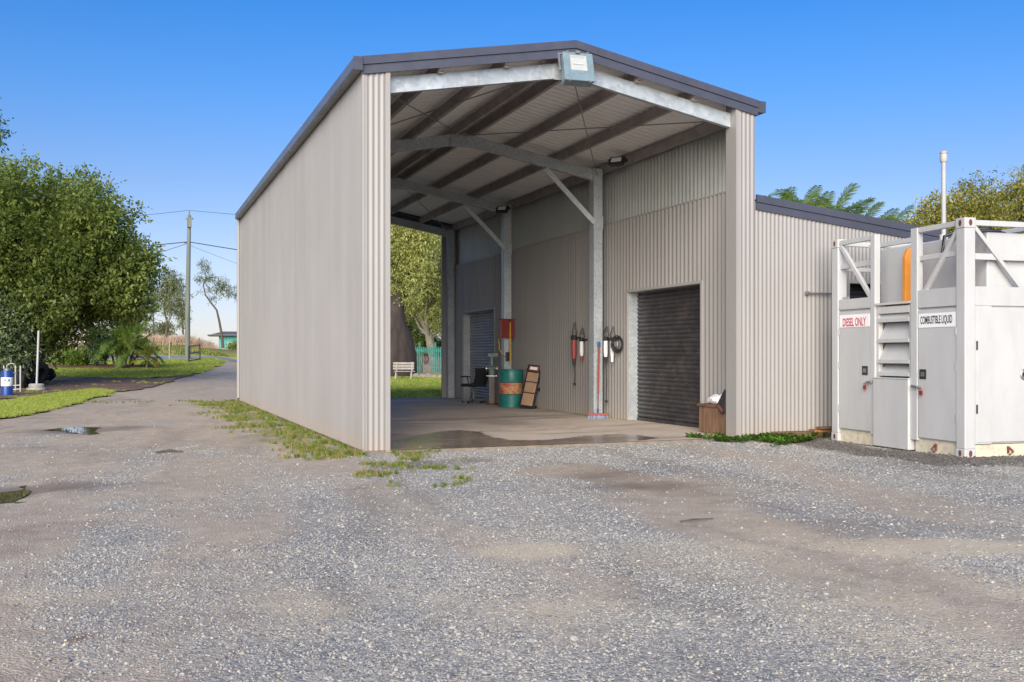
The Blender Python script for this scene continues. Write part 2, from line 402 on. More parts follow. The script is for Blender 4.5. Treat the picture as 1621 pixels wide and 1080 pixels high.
def scatter(name, key, P, rot, scl, idx=None):
    c, n = VARIANTS[key]; N = len(P)
    me = bpy.data.meshes.new(name); me.vertices.add(N); me.vertices.foreach_set('co', np.asarray(P, np.float32).ravel())
    a = me.attributes.new('rot', 'FLOAT_VECTOR', 'POINT'); a.data.foreach_set('vector', np.asarray(rot, np.float32).ravel())
    a = me.attributes.new('scl', 'FLOAT', 'POINT'); a.data.foreach_set('value', np.asarray(scl, np.float32))
    a = me.attributes.new('idx', 'INT', 'POINT'); a.data.foreach_set('value', (rng.integers(0, n, N) if idx is None else idx).astype(np.int32))
    o = bpy.data.objects.new(name, me); COL.objects.link(o)
    ng = bpy.data.node_groups.new(name, 'GeometryNodeTree')
    ng.interface.new_socket('Geometry', in_out='INPUT', socket_type='NodeSocketGeometry'); ng.interface.new_socket('Geometry', in_out='OUTPUT', socket_type='NodeSocketGeometry')
    gi = ng.nodes.new('NodeGroupInput'); go = ng.nodes.new('NodeGroupOutput'); iop = ng.nodes.new('GeometryNodeInstanceOnPoints')
    ci = ng.nodes.new('GeometryNodeCollectionInfo'); ci.inputs['Collection'].default_value = c; ci.inputs['Separate Children'].default_value = True; ci.inputs['Reset Children'].default_value = True
    def na(nm, dt):
        q = ng.nodes.new('GeometryNodeInputNamedAttribute'); q.data_type = dt; q.inputs['Name'].default_value = nm; return q.outputs['Attribute']
    L = ng.links.new
    L(gi.outputs[0], iop.inputs['Points']); L(ci.outputs[0], iop.inputs['Instance']); iop.inputs['Pick Instance'].default_value = True
    L(na('idx', 'INT'), iop.inputs['Instance Index']); L(na('rot', 'FLOAT_VECTOR'), iop.inputs['Rotation']); L(na('scl', 'FLOAT'), iop.inputs['Scale'])
    L(iop.outputs[0], go.inputs[0])
    md = o.modifiers.new('scatter', 'NODES'); md.node_group = ng
    return o
def text_mesh(txt, name, mat, width, height, bold=.012):
    cu = bpy.data.curves.new(name, 'FONT'); cu.body = txt; cu.size = 1; cu.align_x = 'CENTER'; cu.align_y = 'CENTER'; cu.offset = bold; cu.extrude = 0
    o = bpy.data.objects.new('lettering_source', cu); COL.objects.link(o)
    dg = bpy.context.evaluated_depsgraph_get(); me = bpy.data.meshes.new_from_object(o.evaluated_get(dg))
    bpy.data.objects.remove(o)
    co = np.zeros(len(me.vertices) * 3, np.float32); me.vertices.foreach_get('co', co); co = co.reshape(-1, 3)
    lo, hi = co.min(0), co.max(0); co[:, 0] = (co[:, 0] - (lo[0] + hi[0]) / 2) * width / (hi[0] - lo[0]); co[:, 1] = (co[:, 1] - (lo[1] + hi[1]) / 2) * height / (hi[1] - lo[1])
    me.vertices.foreach_set('co', co.ravel()); me.materials.clear(); me.materials.append(mat); me.name = name; me.update()
    return me

# ================================================================ THE LAND
def on_z(u, v, z=0.0):
    d = ray(u); t = (z - EYE) / ((HY - v) / FPX); return (d[0] * t, d[1] * t)
# broad sheet to the horizon
def soil_mat():
    m, nt, b = nodes_of('dry_paddock_soil'); tc = new(nt, 'ShaderNodeNewGeometry').outputs['Position']
    n1 = noise(nt, .09, 5, .6, tc); n2 = noise(nt, 1.7, 6, .65, tc)
    r = ramp(nt, [(.35, (.10, .15, .035)), (.5, (.17, .16, .065)), (.65, (.26, .19, .11))], n1.outputs['Fac'])
    r2 = ramp(nt, [(.25, .7), (.75, 1.2)], n2.outputs['Fac'])
    nt.links.new(mixc(nt, 1.0, r.outputs[0], r2.outputs[0], 'MULTIPLY'), b.inputs['Base Color']); b.inputs['Roughness'].default_value = .95
    return m
gx = np.concatenate([np.linspace(-900, -120, 14), np.linspace(-100, 120, 111), np.linspace(140, 900, 14)])
gy = np.concatenate([np.linspace(-300, -20, 8), np.linspace(-10, 180, 96), np.linspace(200, 1800, 20)])
tag(link_mesh('ground', grid_mesh('ground', gx, gy, lambda x, y: hgt(x, y) - .10, soil_mat())), kind='structure')

# gravel yard and drive: worn dirt, clean blue metal, tan wheel tracks and damp spots are laid out as masks
def ell(x, y, cx, cy, rx, ry, ang=0, soft=.5, seed=3, wob=.6):
    ca, sa = math.cos(ang), math.sin(ang); dx, dy = x - cx, y - cy
    a = (dx * ca + dy * sa) / rx; b = (-dx * sa + dy * ca) / ry
    r = np.sqrt(a * a + b * b) + (fbm(x * 1.3, y * 1.3, seed, 4) - .5) * wob * 2
    return 1 - sstep(1 - soft, 1 + soft * .4, r)
def path_mask(x, y, pts, w, seed, wob=.5, soft=.8):
    d = np.full(np.shape(x), 1e9)
    for (a, b) in zip(pts[:-1], pts[1:]):
        a = np.array(a); b = np.array(b); ab = b - a; t = np.clip(((x - a[0]) * ab[0] + (y - a[1]) * ab[1]) / (ab @ ab), 0, 1)
        d = np.minimum(d, np.hypot(x - a[0] - t * ab[0], y - a[1] - t * ab[1]))
    d = d + (fbm(x * .9, y * .9, seed, 4) - .5) * wob * 2
    return 1 - sstep(w * (1 - soft), w * (1 + soft * .5), d)
Z = lambda *a: on_z(*a)
def a_dirt(x, y):
    # left side drive: trodden dirt;   right: two wheel tracks
    n = fbm(x * .55, y * .55, 21, 5)
    p0, p1 = Z(900, 745), Z(1500, 935); an = math.atan2(p1[1] - p0[1], p1[0] - p0[0]); sa_, ta_ = x * math.cos(an) + y * math.sin(an), -x * math.sin(an) + y * math.cos(an)
    wr_ = sstep(.2, 2.2, x - (y - 8) * .1); streak = fbm(sa_ * .28 + 3, ta_ * 1.9, 24, 4) * wr_ + fbm(x * 2.3 - y * .25, y * .30, 25, 4) * (1 - wr_)
    left = sstep(.7, -.9, x - .55 - (y - 4) * .14 + (n - .5) * 2.2) * (.42 + .5 * sstep(.36, .62, fbm(x * 1.3 + 5, y * .8, 9, 5)))
    far = sstep(11, 17, y) * sstep(3.2, 1.6, x) * (.35 + .55 * sstep(.38, .6, fbm(x * .9, y * .5, 10, 4))) + sstep(20, 32, y) * .45
    t1 = path_mask(x, y, [Z(880, 745), Z(1020, 770), Z(1150, 830), Z(1330, 880), Z(1621, 985)], .62, 31, .5) * .9
    t2 = path_mask(x, y, [Z(1000, 690), Z(1200, 725), Z(1400, 790), Z(1621, 850)], .45, 32, .5) * .6
    t3 = path_mask(x, y, [Z(560, 770), Z(700, 850), Z(860, 905), Z(900, 1010)], .4, 33, .6) * .5
    strip = path_mask(x, y, [Z(350, 655), Z(430, 700), Z(520, 745)], .75, 34, .5) * .8
    patch = ell(x, y, *Z(840, 880), .45, .35, 0, .8, 44) * .4 + ell(x, y, *Z(900, 965), .5, .3, .3, .8, 45) * .3 + ell(x, y, *Z(240, 900), .22, .9, -.35, .7, 46) * .6 + ell(x, y, *Z(420, 880), .3, .14, 0, .7, 47) * .7 + ell(x, y, *Z(60, 960), .5, .35, 0, .7, 48) * .5
    return np.clip(np.maximum.reduce([left, far, t1, t2, t3, strip, patch]) + (n - .5) * .3 + (streak - .47) * 1.15, 0, 1)
def a_tan(x, y):
    p = ell(x, y, *Z(1570, 870), 1.1, .32, -.5, .8, 51) * 1.1 + ell(x, y, *Z(470, 960), .35, .6, 0, .8, 58) * .45 + ell(x, y, *Z(680, 930), .5, .4, 0, .8, 59) * .3 + ell(x, y, *Z(850, 872), .42, .3, 0, .8, 52) * .85 + ell(x, y, *Z(480, 700), 1.2, 1.0, 0, .8, 53) * .55 + ell(x, y, *Z(880, 960), .75, .5, 0, .8, 54) * .6 + path_mask(x, y, [Z(1120, 880), Z(1350, 950), Z(1640, 1060)], .5, 56, .6) * .45 + path_mask(x, y, [Z(1180, 830), Z(1400, 875), Z(1640, 940)], .25, 57, .5) * .4 + ell(x, y, *Z(70, 950), .5, .3, 0, .8, 55) * .4
    return np.clip(p, 0, 1)
def streak_damp(x, y): return fbm(x * 1.9 - y * .2, y * .35, 26, 4)
def a_damp(x, y):
    p = path_mask(x, y, [(9.55, 12.4), (9.35, 10.6), (9.35, 9.2), (10.6, 8.95), (13, 8.7)], .62, 61, .5, .6) + ell(x, y, *Z(950, 752), .8, .5, 0, .7, 62) * .42 + ell(x, y, *Z(1010, 770), .7, .3, 0, .7, 63) * .42
    p += ell(x, y, *Z(60, 775), 1.1, .55, .1, .6, 64) * .7 + ell(x, y, *Z(125, 681), 1.3, .7, 0, .6, 65) * .65 + .25 * sstep(.60, .75, streak_damp(x, y)) + path_mask(x, y, [Z(880, 735), Z(1000, 760), Z(1230, 800), Z(1400, 850)], .35, 66, .5) * .2
    p += ell(x, y, *Z(1300, 830), 1.6, .35, -.45, .7, 67) * .2 + sstep(.56, .72, fbm(x * .6, y * .6, 71, 4)) * .15
    p += path_mask(x, y, [Z(540, 775), Z(600, 740), Z(760, 728)], .22, 68, .5) * .4
    return np.clip(p, 0, 1)
def a_red(x, y):
    return np.clip(ell(x, y, *Z(127, 1011), .055, .10, -1.2, .5, 81, .4) + ell(x, y, *Z(228, 1000), .035, .07, -1.2, .5, 82, .4) * .6 + sstep(.66, .78, fbm(x * 1.7, y * 1.7, 83, 4)) * .25 * sstep(1.5, -1, x), 0, 1)
def a_lush(x, y):
    s = path_mask(x, y, [(2.7, 12.8), (2.45, 15.5), (2.4, 20), (2.55, 24), (2.5, 28)], .6, 91, .6)
    return np.clip(s * .75 * sstep(.3, .55, fbm(x * 2.2, y * 2.2, 93, 4)), 0, 1)
def gravel_mat():
    m, nt, b = nodes_of('blue_metal_gravel'); tc = new(nt, 'ShaderNodeNewGeometry').outputs['Position']
    A = lambda n: new(nt, 'ShaderNodeAttribute', attribute_name=n).outputs['Fac']
    v1 = new(nt, 'ShaderNodeTexVoronoi'); v1.inputs['Scale'].default_value = 62; nt.links.new(tc, v1.inputs['Vector'])
    v2 = new(nt, 'ShaderNodeTexVoronoi'); v2.inputs['Scale'].default_value = 26; nt.links.new(tc, v2.inputs['Vector'])
    s1 = new(nt, 'ShaderNodeSeparateColor'); nt.links.new(v1.outputs['Color'], s1.inputs[0])
    s2 = new(nt, 'ShaderNodeSeparateColor'); nt.links.new(v2.outputs['Color'], s2.inputs[0])
    stops = [(0, (.17, .168, .165)), (.22, (.27, .272, .27)), (.5, (.37, .362, .340)), (.74, (.47, .442, .395)), (.9, (.56, .49, .385)), (1, (.64, .61, .55))]
    g1 = ramp(nt, stops, s1.outputs[0]); g2 = ramp(nt, stops, s2.outputs[0])
    n2 = noise(nt, 2.3, 4, .6, tc)
    fm = ramp(nt, [(.42, 0), (.6, .7)], n2.outputs['Fac'])
    g = mixc(nt, fm.outputs[0], g1.outputs[0], g2.outputs[0])
    nb = noise(nt, .55, 5, .6, tc); rb = ramp(nt, [(.34, (.78, .79, .82)), (.66, (1.10, 1.05, .97))], nb.outputs['Fac'])
    g = mixc(nt, 1.0, g, rb.outputs[0], 'MULTIPLY')
    nd = noise(nt, 5, 7, .65, tc); dirt = ramp(nt, [(.25, (.33, .255, .185)), (.5, (.45, .365, .275)), (.75, (.56, .47, .365))], nd.outputs['Fac'])
    # stones show through the dirt
    st = new(nt, 'ShaderNodeMath', operation='MULTIPLY_ADD'); nt.links.new(s1.outputs[1], st.inputs[0]); st.inputs[1].default_value = -.66; nt.links.new(A('dirt'), st.inputs[2])
    fd = ramp(nt, [(-.0, 0), (.22, .85)], st.outputs[0])
    c = mixc(nt, fd.outputs[0], g, dirt.outputs[0])
    nt_ = noise(nt, 14, 5, .7, tc); t = ramp(nt, [(.3, (.52, .43, .30)), (.7, (.66, .56, .41))], nt_.outputs['Fac'])
    ft = new(nt, 'ShaderNodeMath', operation='MULTIPLY_ADD'); nt.links.new(s1.outputs[2], ft.inputs[0]); ft.inputs[1].default_value = -.5; nt.links.new(A('tan'), ft.inputs[2])
    ftr = ramp(nt, [(0, 0), (.3, .85)], ft.outputs[0])
    c = mixc(nt, ftr.outputs[0], c, t.outputs[0])
    fr = new(nt, 'ShaderNodeMath', operation='MULTIPLY'); nt.links.new(A('red'), fr.inputs[0]); fr.inputs[1].default_value = .8
    c = mixc(nt, fr.outputs[0], c, (.17, .065, .04))
    gl = ramp(nt, [(.3, (.10, .13, .03)), (.6, (.20, .20, .07))], nd.outputs['Fac'])
    fl = new(nt, 'ShaderNodeMath', operation='MULTIPLY'); nt.links.new(A('lush'), fl.inputs[0]); fl.inputs[1].default_value = .75
    c = mixc(nt, fl.outputs[0], c, gl.outputs[0])
    c = mixc(nt, A('damp'), c, mixc(nt, 1.0, c, (.42, .385, .36), 'MULTIPLY'))
    nt.links.new(c, b.inputs['Base Color'])
    rr = ramp(nt, [(0, .85), (1, .5)], A('damp')); nt.links.new(rr.outputs[0], b.inputs['Roughness']); b.inputs['Specular IOR Level'].default_value = .3
    bp = new(nt, 'ShaderNodeBump'); bp.inputs['Strength'].default_value = .5; bp.inputs['Distance'].default_value = .012
    inv = new(nt, 'ShaderNodeMath', operation='SUBTRACT'); inv.inputs[0].default_value = .6; nt.links.new(v1.outputs['Distance'], inv.inputs[1])
    nm = noise(nt, 90, 3, .6, tc); sm = new(nt, 'ShaderNodeMath', operation='ADD'); nt.links.new(inv.outputs[0], sm.inputs[0]); nt.links.new(nm.outputs['Fac'], sm.inputs[1])
    nt.links.new(sm.outputs[0], bp.inputs['Height']); nt.links.new(bp.outputs[0], b.inputs['Normal'])
    return m
M_gravel = gravel_mat()
PUD1 = [Z(u, v) for u, v in [(62, 681), (95, 677), (130, 675.5), (163, 676.5), (160, 682), (148, 687), (118, 686.5), (85, 684)]]
PUD2 = [Z(u, v) for u, v in [(-60, 790), (-30, 778), (10, 775), (25, 768), (52, 766), (60, 774), (50, 784), (48, 796), (20, 797), (-10, 800), (-50, 801)]]
def dip(x, y, poly, d):
    cx = sum(p[0] for p in poly) / len(poly); cy = sum(p[1] for p in poly) / len(poly)
    rx = max(abs(p[0] - cx) for p in poly) * 1.25; ry = max(abs(p[1] - cy) for p in poly) * 1.35
    return -d * np.clip(1 - ((x - cx) / rx) ** 2 - ((y - cy) / ry) ** 2, 0, 1)
def gravel_z(x, y):
    rut = -.018 * path_mask(x, y, [Z(880, 745), Z(1020, 770), Z(1150, 830), Z(1330, 880), Z(1621, 985)], .5, 31, .2)
    near = sstep(12.2, 11.2, y) + sstep(2.7, 2.0, x)
    n = (fbm(x * .8, y * .8, 5, 4) - .5) * .05 + (fbm(x * 4, y * 4, 6, 3) - .5) * .014
    berm = .018 * ell(x, y, *Z(1440, 728), 2.4, .55, -.25, .9, 61, .4)
    return hgt(x, y) + np.clip(near, 0, 1) * n + rut + berm + dip(x, y, PUD1, .03) + dip(x, y, PUD2, .035)
gat = dict(dirt=a_dirt, tan=a_tan, damp=a_damp, red=a_red, lush=a_lush)
def not_under_shed(x, y): return ~((x > 3.1) & (x < 12.9) & (y > 13.0) & (y < 27.7))
YARD = grid_mesh('gravel_yard', np.arange(-12, 18.05, .1), np.arange(-3, 30.05, .1), gravel_z, M_gravel, gat, not_under_shed)
tag(link_mesh('gravel_yard', YARD), kind='structure')
# drive to the street beyond the shed
def drive_keep(x, y): return (x > -6) & (x < 9.5)
DRV = grid_mesh('gravel_drive', np.arange(-6.2, 9.6, .35), np.arange(30.0, 64, .35), lambda x, y: hgt(x, y) + 0 * x, M_gravel, gat, drive_keep)
tag(link_mesh('gravel_drive', DRV), kind='structure')
M_asph = simple('old_asphalt', (.27, .265, .28), .85, var=.12, scale=.6, bump=.4, bscale=40)
tag(link_mesh('street', grid_mesh('street', np.arange(-90, 60, 1.5), np.arange(63, 72.1, .75), lambda x, y: hgt(x, y) + .02, M_asph)), kind='structure')

def puddle_mat():
    m, nt, b = nodes_of('muddy_water'); tc = new(nt, 'ShaderNodeNewGeometry').outputs['Position']
    n = noise(nt, 3, 4, .6, tc); r = ramp(nt, [(.3, (.10, .085, .04)), (.7, (.19, .155, .09))], n.outputs['Fac'])
    nt.links.new(r.outputs[0], b.inputs['Base Color']); b.inputs['Roughness'].default_value = .03; b.inputs['Specular IOR Level'].default_value = .6
    return m
M_water = puddle_mat()
def water_sheet(name, poly, z, amp, seed):
    ol = rough_outline(poly, amp, .08, seed)
    v = [(p[0], p[1], z) for p in ol]; me = bpy.data.meshes.new(name)
    tri = mgeo.tessellate_polygon([[Vector(p) for p in v]]); me.from_pydata(v, [], [tuple(t) for t in tri]); me.materials.append(M_water)
    bm = bmesh.new(); bm.from_mesh(me)
    for f in bm.faces:
        if f.normal.z < 0: f.normal_flip()
    bm.to_mesh(me); bm.free()
    o = bpy.data.objects.new(name, me); COL.objects.link(o); return tag(o, kind='structure')
def zmean(poly): return float(np.mean([gravel_z(np.float64(p[0]), np.float64(p[1])) for p in poly]))
water_sheet('puddle', PUD1, zmean(PUD1) + .004, .28, 3); water_sheet('puddle', PUD2, zmean(PUD2) + .001, .24, 4)

# ================================================================ THE SHED
X0, X1, Y0, Y1 = 2.86, 8.97, 12.71, 27.80
XM, EAVE, SL = (X0 + X1) / 2, 5.14, .1836
roofz = lambda x: EAVE + (min(x, 2 * XM - x) - X0) * SL
shed = empty('open_ended_shed', (X0, Y0, 0), 0, 'tall open ended steel drive through shed with pale cladding and gable roof', 'shed')
Minv = local_inv(shed)
def corr(name, w, z0, z1a, mat, z1b=None, amp=.0068, pitch=.0762, seg=8, flat=0.0):
    """A corrugated sheet: x along the wall, y out of it, z up; the top may slope."""
    n = max(1, round(w / pitch)); N = n * seg; z1b = z1a if z1b is None else z1b
    s = np.linspace(0, 1, N + 1); y = amp * np.cos(s * n * 2 * math.pi)
    bot = np.stack([s * w, y, np.full(N + 1, z0)], 1); top = np.stack([s * w, y, z1a + (z1b - z1a) * s], 1)
    v = np.concatenate([bot, top]); i = np.arange(N)
    return fast_mesh(name, v, np.stack([i, i + 1, i + 2 + N, i + 1 + N], 1), mat, smooth=True)
def place(me, M, parent=shed, name='cladding_sheet'):
    o = bpy.data.objects.new(name, me); COL.objects.link(o); o.parent = parent
    o.matrix_basis = local_inv(parent) @ M; return o
def along_y(x, y, z=0, flip=False):         # sheet running along +Y
    return Matrix(((0, 1 if not flip else -1, 0, x), (1, 0, 0, y), (0, 0, 1, z), (0, 0, 0, 1)))
T = Matrix.Translation
# left wall: twenty sheets
ws = (Y1 - Y0) / 20; me = corr('left_wall_sheet', ws + .02, .045, EAVE - .02, M_clad)
for i in range(20): place(me, along_y(X0 + (.002 if i % 2 else 0) - .002 * ((i * 7) % 3), Y0 + ws * i))
# front returns either side of the opening
place(corr('front_return_sheet', .30, .02, roofz(X0) - .03, M_clad, roofz(X0 + .30) - .03), T((X0 + .01, Y0, 0)))
place(corr('front_return_sheet', .30, .02, roofz(X1 - .30) - .03, M_clad, roofz(X1) - .03), T((X1 - .305, Y0, 0)))
MB().box(X0 + .30, X0 + .365, Y0 - .016, Y0 + .25, .02, roofz(X0 + .33) - .03).build('jamb_flashing', M_jamb, shed)
MB().box(X1 - .355, X1 - .30, Y0 - .016, Y0 + .26, .02, roofz(X1 - .33) - .04).build('jamb_flashing', M_jamb, shed)
MB().box(X0 - .014, X0 + .022, Y0 - .018, Y0 + .012, .02, EAVE - .01).build('corner_flashing', M_jamb, shed)
MB().box(X0 - .014, X0 + .022, Y1 - .012, Y1 + .018, .02, EAVE - .01).build('corner_flashing', M_jamb, shed)
# back returns
place(corr('back_return_sheet', .30, .02, roofz(X0) - .03, M_clad, roofz(X0 + .30) - .03), T((X0 + .01, Y1, 0)))
MB().box(X1 - .36, X1 + .10, Y1 - .04, Y1 + .02, .02, roofz(X1 - .1) - .03).build('jamb_flashing', M_jamb, shed)
# inside of the right-hand wall: painted sheets below, back of the outer galvanised sheets above
XW, ZW = 8.95, 3.91
D1, D2, DH = (14.21, 16.80), (24.20, 26.80), 2.50
for (a, b, n) in ((12.97, D1[0] - .04, 2), (D1[1] + .04, D2[0] - .04, 10), (D2[1] + .04, 27.72, 1)):
    w = (b - a) / n; me = corr('inner_wall_sheet', w + .01, .045, ZW, M_clad, amp=.009, pitch=.125)
    for i in range(n): place(me, along_y(XW + (.002 if i % 2 else 0), a + w * i, 0, True))
for (a, b) in (D1, D2):
    w = (b - a + .08) / 4; me = corr('over_door_sheet', w + .01, DH + .04, ZW, M_clad, amp=.009, pitch=.125)
    for i in range(4): place(me, along_y(XW + (.002 if i % 2 else 0), a - .04 + w * i, 0, True))
w = (27.75 - 12.95) / 20; me = corr('upper_wall_sheet', w + .01, ZW - .2, 5.12, M_galv_sheet, amp=.009, pitch=.125)
for i in range(20): place(me, along_y(9.04 + (.002 if i % 2 else 0), 12.95 + w * i, 0, True), name='upper_cladding_sheet')
MB().box(XW - .002, 9.06, 12.97, 27.72, ZW + .002, ZW + .03).build('wall_ledge', M_jamb, shed)
def roller_door(par, name, side, a, b, mat, h=DH, xface=XW, depth=.22, pitch=.078, label=None):
    """A roller door in a wall that runs along Y: trims, reveals and a ribbed curtain of slats."""
    xc = xface + depth
    root = MB().box(xc + .03, xc + .06, a, b, .04, h).build(name, mat, par)
    n = round((h - .06) / pitch); p = (h - .06) / n
    sl = MB(); prof = [(.0, 0), (-.006, .12), (-.020, .32), (-.024, .5), (-.020, .68), (-.006, .88), (.0, 1.0)]
    vs = []; fs = []
    for (dx, t) in prof: vs += [(dx, 0, t * p), (dx, b - a, t * p)]
    for i in range(len(prof) - 1): fs.append((2 * i, 2 * i + 1, 2 * i + 3, 2 * i + 2))
    sl.add(vs, fs); sme = sl.mesh('curtain_slat', mat); 
    for pl in sme.polygons: pl.use_smooth = True
    for i in range(n):
        o = bpy.data.objects.new('slat', sme); COL.objects.link(o); o.parent = root
        o.matrix_basis = local_inv(root) @ T((xc + random.uniform(-.002, .002), a, .10 + i * p))
    MB().box(xc - .03, xc + .01, a, b, .045, .10).build('bottom_rail', mat, root)
    return root
for (a, b), mt, jm, lb in ((D1, M_door_dark, M_galv, 'dark charcoal roller door'), (D2, M_door_grey, M_galv, 'grey roller door')):
    rd = roller_door(shed, 'roller_door', 'x', a, b, mt); rd['label'] = lb
    fr = MB(); fr.box(XW - .022, XW + .012, a - .05, a, .045, DH + .05).box(XW - .022, XW + .012, b, b + .05, .045, DH + .05).box(XW - .022, XW + .012, a, b, DH, DH + .05)
    fr.build('door_trim', M_jamb, rd)
    rv = MB().box(XW + .013, XW + .24, b + .001, b + .03, .045, DH).box(XW + .013, XW + .24, a - .03, a - .001, .045, DH).box(XW + .013, XW + .24, a, b, DH + .001, DH + .03)
    rv.build('door_reveal', jm, rd)
# dark backing so that the store behind the doors is closed
MB().box(9.26, 9.28, 12.9, 27.7, .02, 3.6).build('inner_lining', M_purlin, shed)
# portal frames
FY = (12.86, 17.70, 22.70, 27.64)
def cee(mb, p, q, h, t, up):                # C section: web with two lips
    mb.bar(p, q, t, h, up)
for k, y in enumerate(FY):
    for xa, sx in ((X0 + .10, 1), (8.61 if 0 < k < 3 else 8.735, -1)):
        mb = MB(); w_, d_ = .19, .20
        yb = y - d_ / 2 if k else y + .02
        mb.box(xa, xa + w_, yb, yb + .012, .04, roofz(xa) - .20).box(xa, xa + .01, yb + .013, yb + d_ - .013, .04, roofz(xa) - .2).box(xa + w_ - .01, xa + w_, yb + .013, yb + d_ - .013, .04, roofz(xa) - .2).box(xa, xa + w_, yb + d_ - .012, yb + d_, .04, roofz(xa) - .2)
        col = mb.build('column', M_galv, shed)
        bp = MB().box(xa - .03, xa + w_ + .03, yb - .03, yb + d_ + .03, .04, .052).build('base_plate', M_galv, col)
    mt = M_galv_bright if k == 0 else M_galv
    for sx in (-1, 1):
        x_e = X0 + .12 if sx < 0 else X1 - .12
        mb = MB(); zo = -.04 - .15 - .11
        a = (x_e, y, roofz(x_e) + zo); b = (XM, y, roofz(XM) + zo)
        ln = Vector(b) - Vector(a); nrm = Vector((-ln.z, 0, ln.x)).normalized() * (1 if ln.x > 0 else -1)
        mb.bar(a, b, .012, .21)
        for q in (-.1, .1):
            o2 = nrm * q; mb.bar(Vector(a) + o2 + Vector((0, .04, 0)), Vector(b) + o2 + Vector((0, .04, 0)), .07, .01)
        if k: mb.bar(Vector(a) + Vector((0, .08, 0)), Vector(b) + Vector((0, .08, 0)), .012, .21)
        rf = mb.build('rafter', mt, shed)
        for (f, dz) in ((.03, .06), (.03, -.06), (.06, .06), (.06, -.06), (.95, .06), (.95, -.06), (.975, .06), (.975, -.06)):
            p = Vector(a).lerp(Vector(b), f) + nrm * dz; MB().tube([p + Vector((0, -.006, 0)), p + Vector((0, -.022, 0))], .013, 6).build('bolt', M_steel, rf)
    MB().prism([(XM - .26, y - .018, roofz(XM) - .47), (XM + .26, y - .018, roofz(XM) - .47), (XM + .26, y - .018, roofz(XM) - .24), (XM, y - .018, roofz(XM) - .20), (XM - .26, y - .018, roofz(XM) - .24)], (0, .01, 0)).build('apex_plate', mt, shed)
    if 0 < k < 3:
        for (xa, xb) in ((8.625, 7.6), (X0 + .27, X0 + 1.35)):
            kb = MB().bar((xa, y - .1, 3.93), (xb, y - .02, 4.95), .012, .10).bar((xa, y - .06, 3.90), (xb, y + .02, 4.92), .08, .012)
            kb.build('knee_brace', M_galv, shed)
            MB().box(min(xa, xa + .18 * (1 if xb < xa else -1)) - .0, max(xa, xa + .18), y - .125, y - .102, 3.80, 4.06).build('brace_plate', M_galv, shed)
# purlins and eave struts
for x in (X0 + .09, X0 + 1.06, X0 + 2.02, XM - .17, XM + .17, X1 - 2.02, X1 - 1.06, X1 - .09):
    z = roofz(x) - .045
    mb = MB().box(x - .006, x + .006, Y0 + .06, Y1 - .04, z - .15, z).box(x - .006, x + .06, Y0 + .06, Y1 - .04, z - .162, z - .151).box(x - .006, x + .06, Y0 + .06, Y1 - .04, z + .001, z + .01)
    mb.box(x + .054, x + .060, Y0 + .06, Y1 - .04, z - .150, z - .125)
    mb.build('eave_strut' if x < X0 + .2 or x > X1 - .2 else 'purlin', M_purlin, shed)
# roof sheets
def roof_sheet_mesh():
    L = math.hypot(XM - X0 + .04, (XM - X0 + .04) * SL); w = (Y1 - Y0 + .08) / 20 + .01; n = 4; prof = []
    for i in range(n):
        s0 = i / n; prof += [(s0, 0), (s0 + .16 / n, .0), (s0 + .30 / n, .022), (s0 + .46 / n, .022), (s0 + .60 / n, 0)]
    prof.append((1, 0)); v = []
    for (s, h) in prof: v += [(0, s * w, h), (L, s * w, h)]
    f = [(2 * i, 2 * i + 1, 2 * i + 3, 2 * i + 2) for i in range(len(prof) - 1)]
    return MB().add(v, f).mesh('roof_sheet', M_roofunder)
rme = roof_sheet_mesh(); ang = math.atan(SL); wr = (Y1 - Y0 + .08) / 20
for i in range(20):
    yy = Y0 - .04 + wr * i
    place(rme, T((X0 - .04, yy, EAVE - .04 * SL + .001 * (i % 2))) @ Matrix.Rotation(-ang, 4, 'Y'), name='roof_sheet')
    place(rme, T((X1 + .04, yy, EAVE - .04 * SL + .001 * (i % 2))) @ Matrix.Scale(-1, 4, (1, 0, 0)) @ Matrix.Rotation(-ang, 4, 'Y'), name='roof_sheet')
MB().prism([(XM - .2, Y0 - .05, roofz(XM) + .0), (XM, Y0 - .05, roofz(XM) + .045), (XM + .2, Y0 - .05, roofz(XM) + .0), (XM, Y0 - .05, roofz(XM) + .025)], (0, Y1 - Y0 + .1, 0)).build('ridge_cap', M_barge, shed)
# barge capping in two steps on both gables
for yf, sg in ((Y0, -1), (Y1, 1)):
    for sx in (-1, 1):
        xe = X0 - .03 if sx < 0 else X1 + .03
        for (z0, z1, pr, nm) in ((-.165, -.048, .035, 'barge_fascia'), (-.045, .065, .055, 'barge_cap')):
            ya, yb = sorted((yf + sg * pr, yf + sg * .016 if z0 < -.1 else yf - sg * .12))
            q0 = roofz(max(X0, min(X1, xe))) - (.03 * SL); qm = roofz(XM)
            mb = MB().prism([(xe, ya, q0 + z0), (XM, ya, qm + z0), (XM, ya, qm + z1), (xe, ya, q0 + z1)], (0, yb - ya, 0))
            mb.build(nm, M_barge, shed)
